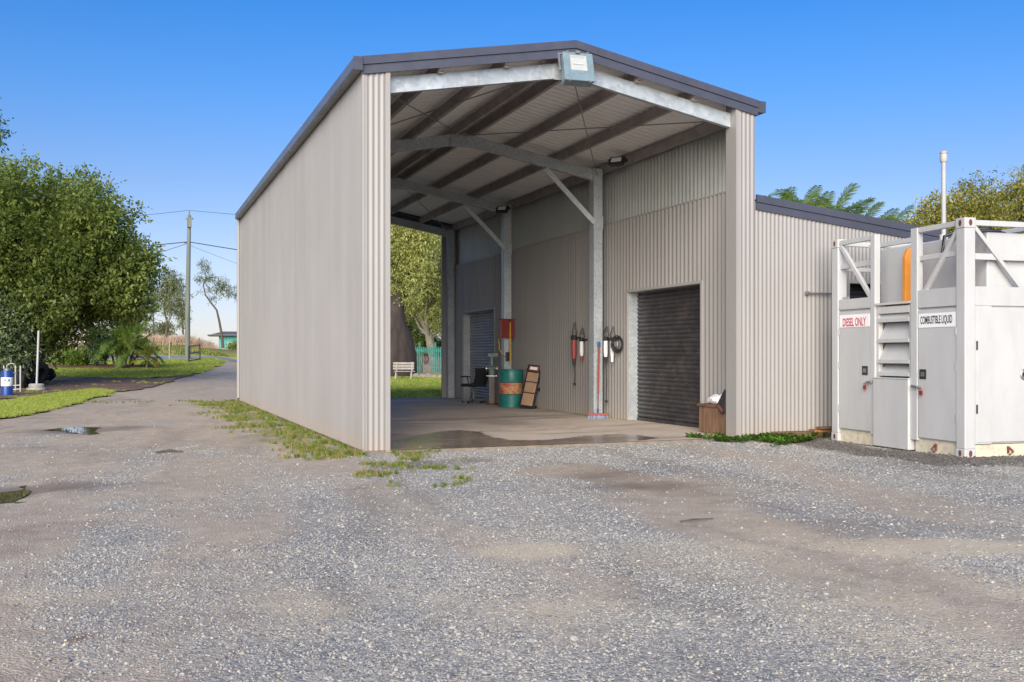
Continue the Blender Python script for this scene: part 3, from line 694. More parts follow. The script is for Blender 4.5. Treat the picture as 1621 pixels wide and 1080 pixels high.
# gutters, downpipe
for xg, sg in ((X0, -1), (X1, 1)):
    xa, xb = sorted((xg + sg * .022, xg + sg * .135)); mb = MB()
    ya, yb = Y0 - .07, Y1 + .05
    xo = xa if sg < 0 else xb
    mb.box(xa, xb, ya, yb, EAVE - .125, EAVE - .115).box(xo - .004, xo + .004, ya, yb, EAVE - .114, EAVE + .02)
    xi = xb if sg < 0 else xa
    mb.box(xi - .003, xi + .003, ya, yb, EAVE - .114, EAVE + .01)
    mb.box(min(xo, xo - sg * .018), max(xo, xo - sg * .018), ya, yb, EAVE + .021, EAVE + .030)
    g = mb.build('gutter', M_gutter, shed)
    MB().box(xa - .004, xb + .004, ya - .008, ya - .001, EAVE - .13, EAVE + .045).build('gutter_end', M_barge, g)
    for y in (Y0 + 4.1, Y0 + 8.2, Y0 + 12): MB().box(xo - .008, xo + .10 * 1, y, y + .025, EAVE + .031, EAVE + .048).build('gutter_strap', M_jamb, g)
MB().tube([(X0 - .05, Y1 + .05, EAVE - .13), (X0 - .05, Y1 + .05, .12), (X0 - .13, Y1 + .05, .03)], .045, 12).build('downpipe', M_jamb, shed, smooth=True)
# bracing rods under the roof
rd_ = lambda x, y, dz=-.24: (x, y, roofz(x) + dz)
for p, q in ((rd_(XM, FY[0]), (8.74, FY[1], 4.86)), (rd_(XM, FY[1]), rd_(8.8, FY[0])), (rd_(XM, FY[0]), rd_(X0 + .1, FY[1])), (rd_(XM, FY[1]), rd_(X0 + .1, FY[0])), (rd_(XM, FY[2]), rd_(8.8, FY[3])), (rd_(XM, FY[2]), rd_(X0 + .1, FY[3]))):
    MB().tube([p, q], .009, 6).build('bracing_rod', M_rod, shed)
# slab
def slab_mat():
    m, nt, b = nodes_of('stained_concrete'); tc = new(nt, 'ShaderNodeNewGeometry').outputs['Position']
    n1 = noise(nt, .7, 6, .6, tc); n2 = noise(nt, 9, 5, .65, tc)
    r = ramp(nt, [(.3, (.40, .325, .265)), (.55, (.50, .42, .35)), (.75, (.57, .495, .425))], n1.outputs['Fac'])
    r2 = ramp(nt, [(.3, .88), (.7, 1.08)], n2.outputs['Fac']); c = mixc(nt, 1.0, r.outputs[0], r2.outputs[0], 'MULTIPLY')
    n3 = noise(nt, .55, 6, .65, tc, 1.2); mp = new(nt, 'ShaderNodeMapping'); mp.inputs['Scale'].default_value = (.5, 1.4, 1); nt.links.new(tc, mp.inputs[0]); nt.links.new(mp.outputs[0], n3.inputs['Vector'])
    f3 = ramp(nt, [(.52, 0), (.62, .55)], n3.outputs['Fac']); c = mixc(nt, f3.outputs[0], c, (.13, .105, .09))
    A = new(nt, 'ShaderNodeAttribute', attribute_name='wet').outputs['Fac']
    c = mixc(nt, A, c, mixc(nt, 1.0, c, (.46, .395, .34), 'MULTIPLY')); nt.links.new(c, b.inputs['Base Color'])
    rr = ramp(nt, [(0, .82), (.6, .45), (1, .17)], A); nt.links.new(rr.outputs[0], b.inputs['Roughness'])
    bp = new(nt, 'ShaderNodeBump'); bp.inputs['Strength'].default_value = .08; bp.inputs['Distance'].default_value = .01; nt.links.new(n2.outputs['Fac'], bp.inputs['Height']); nt.links.new(bp.outputs[0], b.inputs['Normal'])
    return m
def a_wet(x, y):
    W_ = lambda u, v: on_z(u, v, .04)
    poly = rough_outline([W_(u, v) for u, v in [(560, 712), (618, 706), (640, 694), (690, 684), (725, 681), (755, 684), (775, 692), (810, 697), (870, 697), (925, 690), (975, 686), (1010, 688), (1050, 694), (1000, 700), (900, 706), (780, 712), (640, 722)]], .10, .12, 8)
    m = in_poly(x, y, poly).astype(float)
    st = ell(x, y, 4.2, 18.5, .9, 2.6, -.1, .6, 14) * .5 + ell(x, y, 5.5, 21, .5, 3.0, -.1, .6, 15) * .4 + ell(x, y, 6.6, 17, .6, 1.1, 0, .6, 16) * .35 + ell(x, y, 4.0, 24, 1, 2, 0, .7, 18) * .3
    return np.clip(np.maximum(m * (.75 + .35 * fbm(x * 2, y * 2, 12, 3)), st), 0, 1)
sx_ = np.arange(X0 + .03, 9.29, .06); sy_ = np.arange(Y0 - .02, Y1 + .16, .06)
tag(link_mesh('concrete_floor', grid_mesh('concrete_floor', sx_, sy_, lambda x, y: .04 + 0 * x, slab_mat(), dict(wet=a_wet))), kind='structure')
MB().box(X0 + .03, 9.27, Y0 - .015, Y1 + .12, -.25, .034).build('slab_edge', simple('slab_edge_concrete', (.21, .17, .135), .9, var=.35, scale=6, bump=.5), None)['kind'] = 'structure'

# ================================================================ THE LEAN-TO
LX1, LZ = 13.2, 3.70; lroof = lambda x: LZ - (x - X1) * .105
lean = empty('lean_to_shed', (X1 + .02, Y0, 0), 0, 'low pale steel lean to with dark barge, right of the tall open shed', 'shed')
n = 6; w = (LX1 - 9.0) / n; DX = (10.78, 12.95)
YL = Y0 + .03
xs = [8.99, 9.74, 10.30, DX[0]]
for a, b in zip(xs[:-1], xs[1:]): place(corr('lean_front_sheet', b - a + .004, .02, lroof(a) - .03, M_clad, lroof(b) - .03), T((a, YL + (.002 if a > 9.5 else 0), 0)), lean)
for i in range(3):
    a = DX[0] + (DX[1] - DX[0]) / 3 * i; b = a + (DX[1] - DX[0]) / 3
    place(corr('lean_over_door_sheet', b - a + .004, 2.45, lroof(a) - .03, M_clad, lroof(b) - .03), T((a, YL, 0)), lean)
place(corr('lean_front_sheet', LX1 - DX[1], .02, lroof(DX[1]) - .03, M_clad, lroof(LX1) - .03), T((DX[1], YL, 0)), lean)
rl = MB().box(DX[0], DX[1], YL + .22, YL + .25, .02, 2.45).build('roller_door', M_door_dark, lean)
p = 2.35 / 30; sl = MB(); vs = []; fs = []
for (dy, t) in [(.0, 0), (-.006, .12), (-.020, .32), (-.024, .5), (-.020, .68), (-.006, .88), (.0, 1.0)]: vs += [(0, dy, t * p), (DX[1] - DX[0], dy, t * p)]
for i in range(6): fs.append((2 * i, 2 * i + 1, 2 * i + 3, 2 * i + 2))
sme = sl.add(vs, fs).mesh('curtain_slat', M_door_dark)
for i in range(30): place(sme, T((DX[0], YL + .2, .08 + p * i)), rl, 'slat')
MB().box(DX[0] - .05, DX[0], YL - .02, YL + .2, .02, 2.5).box(DX[1], DX[1] + .05, YL - .02, YL + .2, .02, 2.5).box(DX[0], DX[1], YL - .02, YL + .2, 2.45, 2.5).build('door_trim', M_jamb, rl)
w = (Y1 - YL) / 20; me = corr('lean_side_sheet', w + .01, .02, lroof(LX1) - .02, M_clad)
for i in range(20): place(me, along_y(LX1 + .002 * (i % 2), YL + w * i), lean)
for i in range(5):
    a = 9.05 + (LX1 - 9.05) / 5 * i; b = 9.05 + (LX1 - 9.05) / 5 * (i + 1)
    place(corr('lean_back_sheet', b - a, .02, lroof(a) - .03, M_clad, lroof(b) - .03), T((a, Y1, 0)), lean)
la = math.atan(.105); L = (LX1 - X1 + .1) / math.cos(la)
me = corr('lean_roof_sheet', w + .01, 0, L, M_barge, amp=.009)
for i in range(20): place(me, T((X1 + .06, YL - .02 + w * i, lroof(X1 + .06) + .006)) @ Matrix.Rotation(la, 4, 'Y') @ Matrix(((0, 0, 1, 0), (1, 0, 0, 0), (0, 1, 0, 0), (0, 0, 0, 1))), lean, 'roof_sheet')
for (z0, z1, pr, nm) in ((-.165, -.05, .03, 'barge_fascia'), (-.047, .065, .05, 'barge_cap')):
    MB().prism([(X1 + .02, YL - pr, lroof(X1) + z0), (LX1 + .08, YL - pr, lroof(LX1 + .08) + z0), (LX1 + .08, YL - pr, lroof(LX1 + .08) + z1), (X1 + .02, YL - pr, lroof(X1) + z1)], (0, pr - .012, 0)).build(nm, M_barge, lean)
MB().box(LX1 + .01, LX1 + .13, YL - .03, Y1 + .03, lroof(LX1) - .14, lroof(LX1) - .01).build('gutter', M_barge, lean)
MB().box(X1 + .04, LX1 - .02, YL + .02, Y1 - .05, -.2, .03).build('lean_slab', M_concrete_base, None)['kind'] = 'structure'
tp = MB().tube([(9.93, YL + .01, 2.27), (9.93, YL - .04, 2.27), (10.40, YL - .06, 2.27)], .014, 8).build('wall_pipe', M_steel, lean, smooth=True)
MB().tube([(9.90, YL - .05, 2.27), (9.96, YL - .05, 2.27)], .03, 8).build('pipe_clip', M_steel, tp)

# ================================================================ THE TANK CONTAINER
tank = empty('fuel_tank_container', (9.72, 9.37, 0), -.0958, 'white framed fuel tank container with signed doors and ladder steps', 'fuel tank')
B = lambda *a: MB().box(*a)
LW = dict(world=False)
W_, LN, HT = 2.84, 6.06, 3.04
for (x, y) in ((0, 0), (0, W_ - .16), (LN - .16, 0), (LN - .16, W_ - .16)):
    hh = HT - .02 + (.03 if y > 1 else 0)
    po = B(x, x + .16, y, y + .16, .12, hh - .13).build('corner_post', M_white, tank, bevel=.012, **LW)
    for (z0, z1) in ((0.0, .121), (hh - .131, hh)):
        c = B(x - .006, x + .166, y - .006, y + .166, z0, z1).build('corner_casting', M_white, po, bevel=.012, **LW)
    h = MB()
    for zc in (.065, hh - .065):                # lashing holes: dark discs on the casting stand in for the shade inside
        for (ax, px_, py_) in (('x', x - .0075, y + .08), ('y', x + .08, y - .0075)):
            ring = [((px_ if ax == 'x' else px_ + .026 * math.cos(t)), (py_ + .026 * math.cos(t) if ax == 'x' else py_), zc + .042 * math.sin(t)) for t in [k * math.pi / 6 for k in range(12)]]
            h.prism(ring, (.004, 0, 0) if ax == 'x' else (0, .004, 0))
    h.build('lashing_hole_shade', M_rust, po, **LW)
B(.005, .10, .90, 1.03, .16, 3.0).build('ladder_post', M_white, tank, bevel=.006, **LW)
B(.005, .10, 1.80, 1.90, .16, 3.02).build('ladder_post', M_white, tank, bevel=.006, **LW)
def rails(name, p, q, w=.06, h=.07): return MB().bar(p, q, w, h).build(name, M_white, tank, bevel=.006, **LW)
rails('top_rail', (.05, .166, 2.965), (.05, .90, 2.965)); rails('top_rail', (.05, 1.90, 2.985), (.05, 2.674, 2.985))
rails('mid_rail', (.06, .16, 2.59), (.06, .90, 2.59), .03, .07); rails('mid_rail', (.06, 1.90, 2.63), (.06, 2.68, 2.63), .03, .08)
rails('diagonal_brace', (.045, .16, 2.90), (.045, .88, 2.02), .05, .055); rails('diagonal_brace', (.045, 2.68, 2.97), (.045, 1.88, 2.07), .05, .065)
rails('top_rail', (.166, .05, 2.96), (LN - .166, .05, 2.96)); rails('top_rail', (.166, W_ - .05, 2.99), (LN - .166, W_ - .05, 2.99)); rails('top_rail', (LN - .05, .166, 2.96), (LN - .05, W_ - .166, 2.96))
rails('cross_rail', (1.25, .08, 2.96), (1.25, W_ - .08, 2.96), .05, .06); rails('cross_rail', (.62, 1.6, 2.955), (.62, W_ - .08, 2.955), .05, .07)
rails('mid_rail', (.16, .06, 2.54), (LN - .16, .06, 2.54), .03, .08); rails('mid_rail', (.10, W_ - .06, 2.6), (LN - .16, W_ - .06, 2.6), .03, .06)
for i, xx in enumerate((1.05, 2.95, 4.85)):
    B(xx, xx + .09, .01, .10, 2.02, 2.924).build('side_post', M_white, tank, bevel=.005, **LW)
    if xx < 4: B(xx, xx + .09, W_ - .10, W_ - .01, 2.02, 2.954).build('side_post', M_white, tank, bevel=.005, **LW)
rails('diagonal_brace', (.16, .045, 2.92), (1.05, .045, 1.98), .05, .05); rails('diagonal_brace', (1.14, .045, 2.02), (2.95, .045, 2.90), .05, .05); rails('diagonal_brace', (3.04, .045, 2.92), (4.85, .045, 2.02), .05, .05)
# cabinet carcass round the ladder recess
B(.045, .42, .02, .965, .18, 1.99).build('cabinet_body', M_white, tank, **LW); B(.045, .42, 1.84, W_ - .02, .18, 1.99).build('cabinet_body', M_white, tank, **LW)
B(.421, LN - .04, .04, W_ - .04, .18, 1.99).build('cabinet_body', M_white, tank, **LW)
B(.03, LN - .03, .03, .96, 1.991, 2.03).build('deck', M_white, tank, **LW); B(.30, LN - .03, .961, W_ - .03, 1.991, 2.03).build('deck', M_white, tank, **LW)
B(.01, .299, 1.841, W_ - .03, 1.991, 2.025).build('deck', M_white, tank, **LW)
B(.012, .06, .16, .90, 1.925, 2.16).build('kick_plate', M_white, tank, bevel=.004, **LW); B(.012, .06, 1.90, 2.68, 1.975, 2.13).build('kick_plate', M_white, tank, bevel=.004, **LW)
B(.16, LN - .16, .012, .06, 1.92, 2.16).build('kick_plate', M_white, tank, bevel=.004, **LW)
B(.066, .075, 2.50, 2.655, 2.03, 2.17).build('gauge_plate', simple('grey_gauge_plate', (.33, .35, .38), .5), tank, **LW)
# doors on the end
TXT = Matrix(((0, 0, -1, 0), (-1, 0, 0, 0), (0, 1, 0, 0), (0, 0, 0, 1)))
def end_door(y0, y1, z0, z1, txt, tm, tw, th, ty, tz, ly, lz, hy, hz, side):
    d = B(.014, .040, y0, y1, z0, z1).build('cabinet_door', M_white, tank, bevel=.006, **LW)
    B(.008, .0135, y0 + .01, y1 - .01, z1 - .235, z1 - .05).build('door_sign', M_sign_white, d, **LW)
    o = bpy.data.objects.new('lettering', text_mesh(txt, 'lettering', tm, tw, th, .022)); COL.objects.link(o); o.parent = d
    o.matrix_basis = T((.0065, ty, tz)) @ TXT
    lt = MB().box(.004, .013, ly - .065, ly + .065, lz - .065, lz + .065).build('latch_plate', M_black, d, bevel=.006, **LW)
    MB().box(.000, .0038, ly - .032, ly + .036, lz - .03, lz + .03).build('latch_paddle', M_steel, d, **LW)
    k = MB().tube([(.012, hy, hz), (-.03, hy, hz)], .016, 8).bar((-.03, hy + .01, hz), (-.035, hy - side * .13, hz + .015), .022, .03)
    k.build('door_handle', M_steel, d, bevel=.004, **LW)
    yy = hy + .05 * (1 if side > 0 else -1)
    g = MB().box(-.032, -.014, yy - .025, yy + .025, hz - .10, hz - .045); g.tube([(-.022, yy - .015, hz - .045), (-.022, yy - .015, hz - .012), (-.022, yy + .015, hz - .012), (-.022, yy + .015, hz - .045)], .005, 6)
    g.build('padlock', M_red, d, **LW)
    hg = MB()
    yh = y0 - .003 if side < 0 else y1 + .003
    for zz in (z0 + .3, z0 + .95, z1 - .3): hg.tube([(.012, yh, zz - .05), (.012, yh, zz + .05)], .009, 8)
    hg.build('door_hinge', M_steel, d, **LW)
    return d
end_door(.175, .885, .20, 1.895, 'COMBUSTIBLE LIQUID', M_black_print, .60, .125, .535, 1.75, .79, 1.045, .84, .87, -1)
end_door(1.915, 2.66, .20, 1.945, 'DIESEL ONLY', M_red_print, .56, .125, 2.285, 1.785, 2.03, 1.075, 1.945, .905, 1)
# ladder
B(.30, .418, 1.03, 1.80, .18, 1.99).build('ladder_back', M_white_old, tank, **LW)
B(.03, .10, 1.034, 1.085, .975, 1.99).build('ladder_stringer', M_white_old, tank, **LW); B(.03, .10, 1.745, 1.796, .975, 1.99).build('ladder_stringer', M_white_old, tank, **LW)
for z in (1.78, 1.495, 1.205, 1.03):
    tr = MB().prism([(.035, 1.09, z), (.035, 1.09, z + .03), (.15, 1.09, z + (.255 if z > 1.1 else .14)), (.15, 1.09, z + (.235 if z > 1.1 else .12))], (0, .65, 0))
    tr.build('tread', M_white, tank, **LW)
    MB().box(.015, .034, 1.088, 1.742, z - .022, z + .03).build('tread_nosing', M_white, tank, **LW)
B(.0, .30, 1.035, 1.795, 2.0, 2.03).build('landing_plate', M_white_old, tank, **LW)
B(.02, .05, 1.09, 1.74, 1.88, 1.975).build('landing_fascia', M_white_old, tank, **LW)
bx = B(-.03, .29, 1.036, 1.794, .015, .965).build('step_box', M_white, tank, bevel=.01, **LW)
B(-.034, .292, 1.033, 1.797, .966, .985).build('step_box_lip', M_white, bx, bevel=.004, **LW)
# cream base
B(.05, .40, .166, .985, .0, .178).build('base_skirt', M_cream, tank, **LW); B(.05, .40, 1.845, 2.67, .0, .178).build('base_skirt', M_cream, tank, **LW)
B(.17, LN - .17, .05, .40, .0, .17).build('base_skirt', M_cream, tank, **LW); B(.17, LN - .17, W_ - .35, W_ - .04, .0, .17).build('base_skirt', M_cream, tank, **LW)
for (x, y, ax) in ((.045, .60, 'x'), (.72, .045, 'y'), (1.3, .045, 'y')):
    m = MB()
    if ax == 'x': m.box(x - .02, x + .004, y - .04, y - .02, .05, .14).tube([(x, y, .12), (x - .03, y + .03, .07), (x - .02, y - .02, .03)], .012, 6)
    else: m.box(x - .04, x - .02, y - .02, y + .004, .05, .14).tube([(x, y, .12), (x + .03, y - .03, .07), (x - .02, y - .02, .03)], .012, 6)
    m.build('tie_bracket', M_rust, tank, **LW)
# long side panels
xs = [.19, 1.10, 2.02, 2.94, 3.86, 4.78, 5.70]
for i, (a, b) in enumerate(zip(xs[:-1], xs[1:])):
    d = B(a + .008, b - .008, .012, .038, .20, 1.885).build('side_door', M_white, tank, bevel=.006, **LW)
    hg = MB()
    for zz in (.62, 1.42): hg.tube([(a + .002, .010, zz - .055), (a + .002, .010, zz + .055)], .011, 8)
    hg.build('door_hinge', M_black, d, **LW)
    lm = MB().lathe((0, 0, 0), [(.075, 0), (.075, .008), (.06, .016)], 20); lm.xf(T((b - .18, .011, 1.05)) @ Matrix.Rotation(R(90), 4, 'X')); lm.build('round_latch', M_steel, d, **LW)
    MB().box(b - .225, b - .135, -.012, -.006, 1.03, 1.075).build('latch_paddle', M_black, d, **LW)
# tank proper, pipes on it
tb = B(.45, LN - .4, .13, 2.28, 2.031, 2.865).build('fuel_tank', M_white, tank, bevel=.02, **LW)
for xx in (.46, 2.1, 3.8): B(xx, xx + .04, .118, 2.292, 2.032, 2.878).build('tank_band', M_white, tb, **LW) if xx > .5 else None
MB().tube([(.42, .93, 2.60), (.46, .92, 2.90), (.60, .80, 2.975), (.85, .62, 2.98), (1.05, .48, 2.90)], .026, 8).build('hose', M_black, tank, smooth=True, **LW)
MB().tube([(.50, .66, 2.88), (.62, .50, 2.93), (.9, .40, 2.93)], .022, 8).build('hose', M_black, tank, smooth=True, **LW)
v = MB().tube([(.80, 1.35, 2.80), (.80, 1.35, 4.03)], .032, 14).build('vent_pipe', M_vent, tank, smooth=True, **LW)
MB().lathe((.80, 1.35, 4.0), [(.042, 0), (.052, .02), (.052, .10), (.046, .12)], 16).build('vent_cap', M_vent, v, smooth=True, **LW)
MB().lathe((.80, 1.35, 4.121), [(.055, 0), (.05, .03), (.02, .04)], 16).build('vent_rim', simple('pinkish_cap', (.42, .30, .28), .6), v, smooth=True, **LW)
MB().lathe((.80, 1.35, 2.866), [(.09, 0), (.09, .03), (.055, .05), (.055, .12)], 16).build('pipe_flange', M_white_old, v, **LW)
op = MB().prism([(.24, 1.44, 2.031), (.24, 1.44, 2.66), (.29, 1.44, 2.78), (.36, 1.44, 2.81), (.36, 1.44, 2.74), (.345, 1.44, 2.66), (.345, 1.44, 2.031)], (0, .075, 0)).build('orange_duct', M_orange, tank, bevel=.012, **LW)
og = MB().tube([(.40, .42, 2.19), (.40, .42, 2.60)], .018, 8).build('orange_gauge', M_orange, tank, smooth=True, **LW)
MB().box(.36, .44, .38, .46, 2.63, 2.72).build('gauge_head', M_orange, og, bevel=.01, **LW); MB().tube([(.395, .45, 2.22), (.395, .45, 2.62)], .012, 8).build('gauge_tube', M_white, og, **LW)

# ================================================================ LAMPS
fl = empty('floodlight', (5.88, 12.50, 5.34), 0, 'large square blue grey floodlight under the apex of the front gable', 'floodlight')
FLM = Matrix.Rotation(R(-6), 4, 'Z') @ Matrix.Rotation(R(-16), 4, 'X')       # tipped down, local -y faces out
def flb(mb, n, m, par, **k): mb.xf(FLM); return mb.build(n, m, par, world=False, **k)
hsg = flb(MB().box(-.215, .215, .03, .17, -.215, .215), 'lamp_housing', M_lampframe, fl, bevel=.02)
fr = MB(); fr.box(-.22, -.125, -.01, .03, -.22, .22).box(.125, .22, -.01, .03, -.22, .22).box(-.125, .125, -.01, .03, -.22, -.06).box(-.125, .125, -.01, .03, .185, .22)
flb(fr, 'lamp_frame', M_lampframe, fl, bevel=.005)
rf = MB().box(-.10, .10, .026, .029, -.03, .155)
rf.quad((-.125, .0, -.06), (.125, .0, -.06), (.10, .0255, -.03), (-.10, .0255, -.03)).quad((-.125, .0, .185), (.125, .0, .185), (.10, .0255, .155), (-.10, .0255, .155)).quad((-.125, .0, -.06), (-.125, .0, .185), (-.10, .0255, .155), (-.10, .0255, -.03)).quad((.125, .0, -.06), (.125, .0, .185), (.10, .0255, .155), (.10, .0255, -.03))
flb(rf, 'lamp_reflector', M_reflector, fl); flb(MB().tube([(-.07, .012, .06), (.07, .012, .06)], .012, 8), 'lamp_tube', M_white, fl)
flb(MB().box(-.124, .124, -.009, -.005, -.059, .184), 'lamp_glass', M_glass, fl)
flb(MB().box(-.26, -.235, .08, .11, -.02, .05).box(.235, .26, .08, .11, -.02, .05).box(-.26, .26, .08, .11, .235, .255).box(-.26, -.235, .08, .11, .05, .235).box(.235, .26, .08, .11, .05, .235), 'lamp_bracket', M_steel, fl)
cl = MB()
for x in (-.15, .15):
    for z in (-.225, .225): cl.box(x - .02, x + .02, -.018, .04, z - .012, z + .012)
flb(cl, 'lamp_clip', M_steel, fl); MB().box(-.03, .03, .02, .34, .20, .23).build('mount_arm', M_steel, fl, world=False)
# drop conduit under the lamp
def small_flood(loc, rz, label):
    o = empty('floodlight', loc, rz, label, 'floodlight', 'small black floodlights inside the shed'); M_ = Matrix.Rotation(R(-38), 4, 'X')
    def b(mb, n, m, **k): mb.xf(M_); return mb.build(n, m, o, world=False, **k)
    b(MB().box(-.15, .15, 0, .07, -.10, .10), 'lamp_housing', M_black, bevel=.012); b(MB().box(-.10, .10, -.012, -.001, -.055, .055), 'lamp_lens', M_lens, bevel=.003)
    f = MB()
    for x in (-.1, -.05, 0, .05, .1): f.box(x - .006, x + .006, .07, .10, -.08, .08)
    b(f, 'cooling_fin', M_black)
    MB().box(-.17, -.155, .02, .14, -.02, .03).box(.155, .17, .02, .14, -.02, .03).box(-.17, .17, .14, .155, -.02, .03).box(-.02, .02, .155, .24, -.01, .02).build('lamp_bracket', M_black, o, world=False)
small_flood((8.62, 16.65, 5.0), R(-48), 'small black floodlight with white lens by the nearer wall column')
small_flood((8.40, 22.2, 4.84), R(-42), 'small black floodlight near the top of the farther wall column')

# ================================================================ THINGS IN THE SHED (slab top at z = .04)
S = .04
dr = empty('oil_drum', (8.62, 22.15, S), 0, 'dented teal steel drum with a rusty orange band beside the wall', 'drum')
prof = [(.27, .0), (.295, .005), (.295, .02), (.285, .03), (.285, .29)] + [(.285, .295), (.297, .31), (.285, .325)] + [(.285, .59), (.297, .605), (.285, .62), (.285, .88), (.295, .89), (.295, .91), (.28, .915), (.27, .89), (.0, .885)]
MB().lathe((0, 0, 0), prof, 32).build('drum_body', M_drum, dr, world=False, smooth=True)
def band_mat():
    m, nt, b = nodes_of('rusty_band'); tc = new(nt, 'ShaderNodeTexCoord').outputs['Object']; n = noise(nt, 7, 7, .7, tc); n2 = noise(nt, 3.5, 4, .6, tc)
    r = ramp(nt, [(.25, (.16, .05, .02)), (.42, (.42, .17, .06)), (.52, (.56, .34, .20)), (.6, (.44, .20, .05)), (.75, (.10, .09, .07))], n.outputs['Fac'])
    f = ramp(nt, [(.52, 0), (.60, .8)], n2.outputs['Fac']); nt.links.new(mixc(nt, f.outputs[0], r.outputs[0], (.48, .05, .05)), b.inputs['Base Color']); b.inputs['Roughness'].default_value = .6; return m
M_band = band_mat()
MB().lathe((0, 0, 0), [(.2865, .327), (.2872, .33), (.2872, .585), (.2865, .588)], 32, cap=False).build('rust_band', M_band, dr, world=False, smooth=True)
MB().lathe((0, .12, .886), [(.04, 0), (.04, .02), (.0, .022)], 12).build('bung', M_steel, dr, world=False)
MB().lathe((0, 0, 0), [(.298, .305), (.299, .31), (.298, .315)], 32, cap=False).build('drum_hoop', M_rust, dr, world=False); MB().lathe((0, 0, 0), [(.298, .60), (.299, .605), (.298, .61)], 32, cap=False).build('drum_hoop', M_rust, dr, world=False)

cr = empty('creeper', (8.63, 21.2, S), R(-52), 'black framed mechanic creeper with tan pads leaning upright against the wall', 'creeper')
CM = T((0, 0, .03)) @ Matrix.Rotation(R(-14), 4, 'X') @ Matrix.Rotation(R(6), 4, 'Y')    # board in x-z, leaning back on +y
def cb(mb, n, m, **k): mb.xf(CM); return mb.build(n, m, cr, world=False, **k)
cb(MB().bar((-.17, 0, .0), (-.17, 0, 1.02), .035, .045).bar((.17, 0, .0), (.17, 0, 1.02), .035, .045).bar((-.17, 0, .02), (.17, 0, .02), .035, .045).bar((-.17, 0, 1.0), (.17, 0, 1.0), .035, .045), 'creeper_frame', M_black, bevel=.004)
for z0, z1 in ((.05, .34), (.36, .60), (.62, .84)): cb(MB().box(-.15, .15, -.035, .0, z0, z1), 'pad', M_tan, bevel=.01)
hd = cb(MB().box(-.15, .15, -.05, .0, .86, 1.0), 'head_rest', M_rust, bevel=.015)
cb(MB().box(-.10, .10, -.056, -.051, .90, .97), 'head_label', M_cloth)
for x, z in ((-.2, .06), (.2, .06), (-.2, .48), (.2, .48), (-.2, .9), (.2, .9)):
    mb = MB(); mb.tube([(x - .012, .075, z), (x + .012, .075, z)], .035, 12).box(x - .02, x + .02, .0, .06, z - .02, z + .02); cb(mb, 'caster', M_rubber)

ch = empty('office_chair', (8.42, 24.35, S), R(205), 'black mesh office chair on a five star base before the grey roller door', 'chair')
def chb(mb, n, m, **k): return mb.build(n, m, ch, world=False, **k)
chb(MB().tube([(0, 0, .08), (0, 0, .42)], .028, 10), 'gas_column', M_steel)
for k in range(5):
    t = 2 * math.pi * k / 5 + .3; c, s = math.cos(t), math.sin(t)
    lg = chb(MB().bar((.02 * c, .02 * s, .10), (.29 * c, .29 * s, .075), .045, .035), 'base_leg', M_steel, bevel=.006)
    MB().tube([(.29 * c - .02 * s, .29 * s + .02 * c, .03), (.29 * c + .02 * s, .29 * s - .02 * c, .03)], .03, 10).build('caster', M_black, lg, world=False)
chb(MB().box(-.25, .25, -.24, .24, .43, .51), 'seat', M_mesh, bevel=.03)
bk = MB()
for i in range(7):
    z0 = .50 + i * .06; y = .22 + .012 * i + .03 * math.sin(i / 6 * 3.1)
    z1 = z0 + .06; y1 = .22 + .012 * (i + 1) + .03 * math.sin((i + 1) / 6 * 3.1)
    bk.prism([(-.23, y, z0), (-.23, y1, z1), (-.23, y1 + .03, z1), (-.23, y + .03, z0)], (.46, 0, 0))
chb(bk, 'backrest', M_mesh, smooth=True)
for s in (-1, 1): chb(MB().tube([(s * .25, .12, .46), (s * .30, .12, .50), (s * .30, .08, .68)], .016, 8).box(s * .30 - .035, s * .30 + .035, -.14, .16, .68, .715), 'armrest', M_black)

st = empty('grinder_stand', (8.56, 23.35, S), R(-20), 'dark grinder pedestal with green grey head standing left of the teal drum', 'tool stand')
MB().box(-.16, .16, -.16, .16, 0, .03).build('foot_plate', M_rust, st, world=False); MB().box(-.075, .075, -.075, .075, .031, .72).build('pedestal', simple('brown_grey_paint', (.14, .12, .115), .55), st, world=False, bevel=.01)
MB().box(-.13, .13, -.12, .12, .721, .74).build('bench_plate', M_steel, st, world=False)
hb = MB().tube([(-.10, 0, .92), (.10, 0, .92)], .07, 14).box(-.05, .05, -.06, .06, .741, .9).build('motor', simple('grey_green_paint', (.10, .15, .13), .5), st, world=False)
for s in (-1, 1): MB().tube([(s * .12, 0, .92), (s * .15, 0, .92)], .095, 18).build('grinding_wheel', M_steel, hb, world=False)
MB().box(-.03, .03, -.03, .03, .99, 1.22).box(-.10, .16, -.03, .03, 1.22, 1.30).build('lamp_arm', simple('grey_green_paint', (.10, .15, .13), .5), st, world=False)

rb = empty('wall_cabinet', (8.62, 22.46, 1.72), 0, 'red steel wall cabinet on the farther wall column above the drum', 'wall cabinet')
MB().box(-.16, .20, -.02, .10, 0, .44).build('cabinet_case', M_red, rb, world=False, bevel=.008)
MB().box(-.145, .185, -.032, -.021, .03, .37).build('cabinet_door', simple('red_brown_paint', (.17, .016, .014), .5), rb, world=False, bevel=.004); MB().box(-.17, .21, -.035, .11, .44, .465).build('cabinet_top', M_rust, rb, world=False)
yh = empty('mop_handle', (8.70, 22.42, 1.10), 0, 'yellow wooden handle hanging in front of the red wall cabinet', 'tool handle')
MB().tube([(0, 0, 0), (.0, .0, 1.0)], .018, 8).build('shaft', M_yellow, yh, world=False, smooth=True); MB().tube([(0, 0, 1.0), (0, 0, 1.06)], .024, 8).build('end_cap', M_black, yh, world=False)
hc = empty('air_hose', (8.58, 22.62, 1.35), 0, 'thin yellow air hose looped on the edge of the farther column', 'hose')
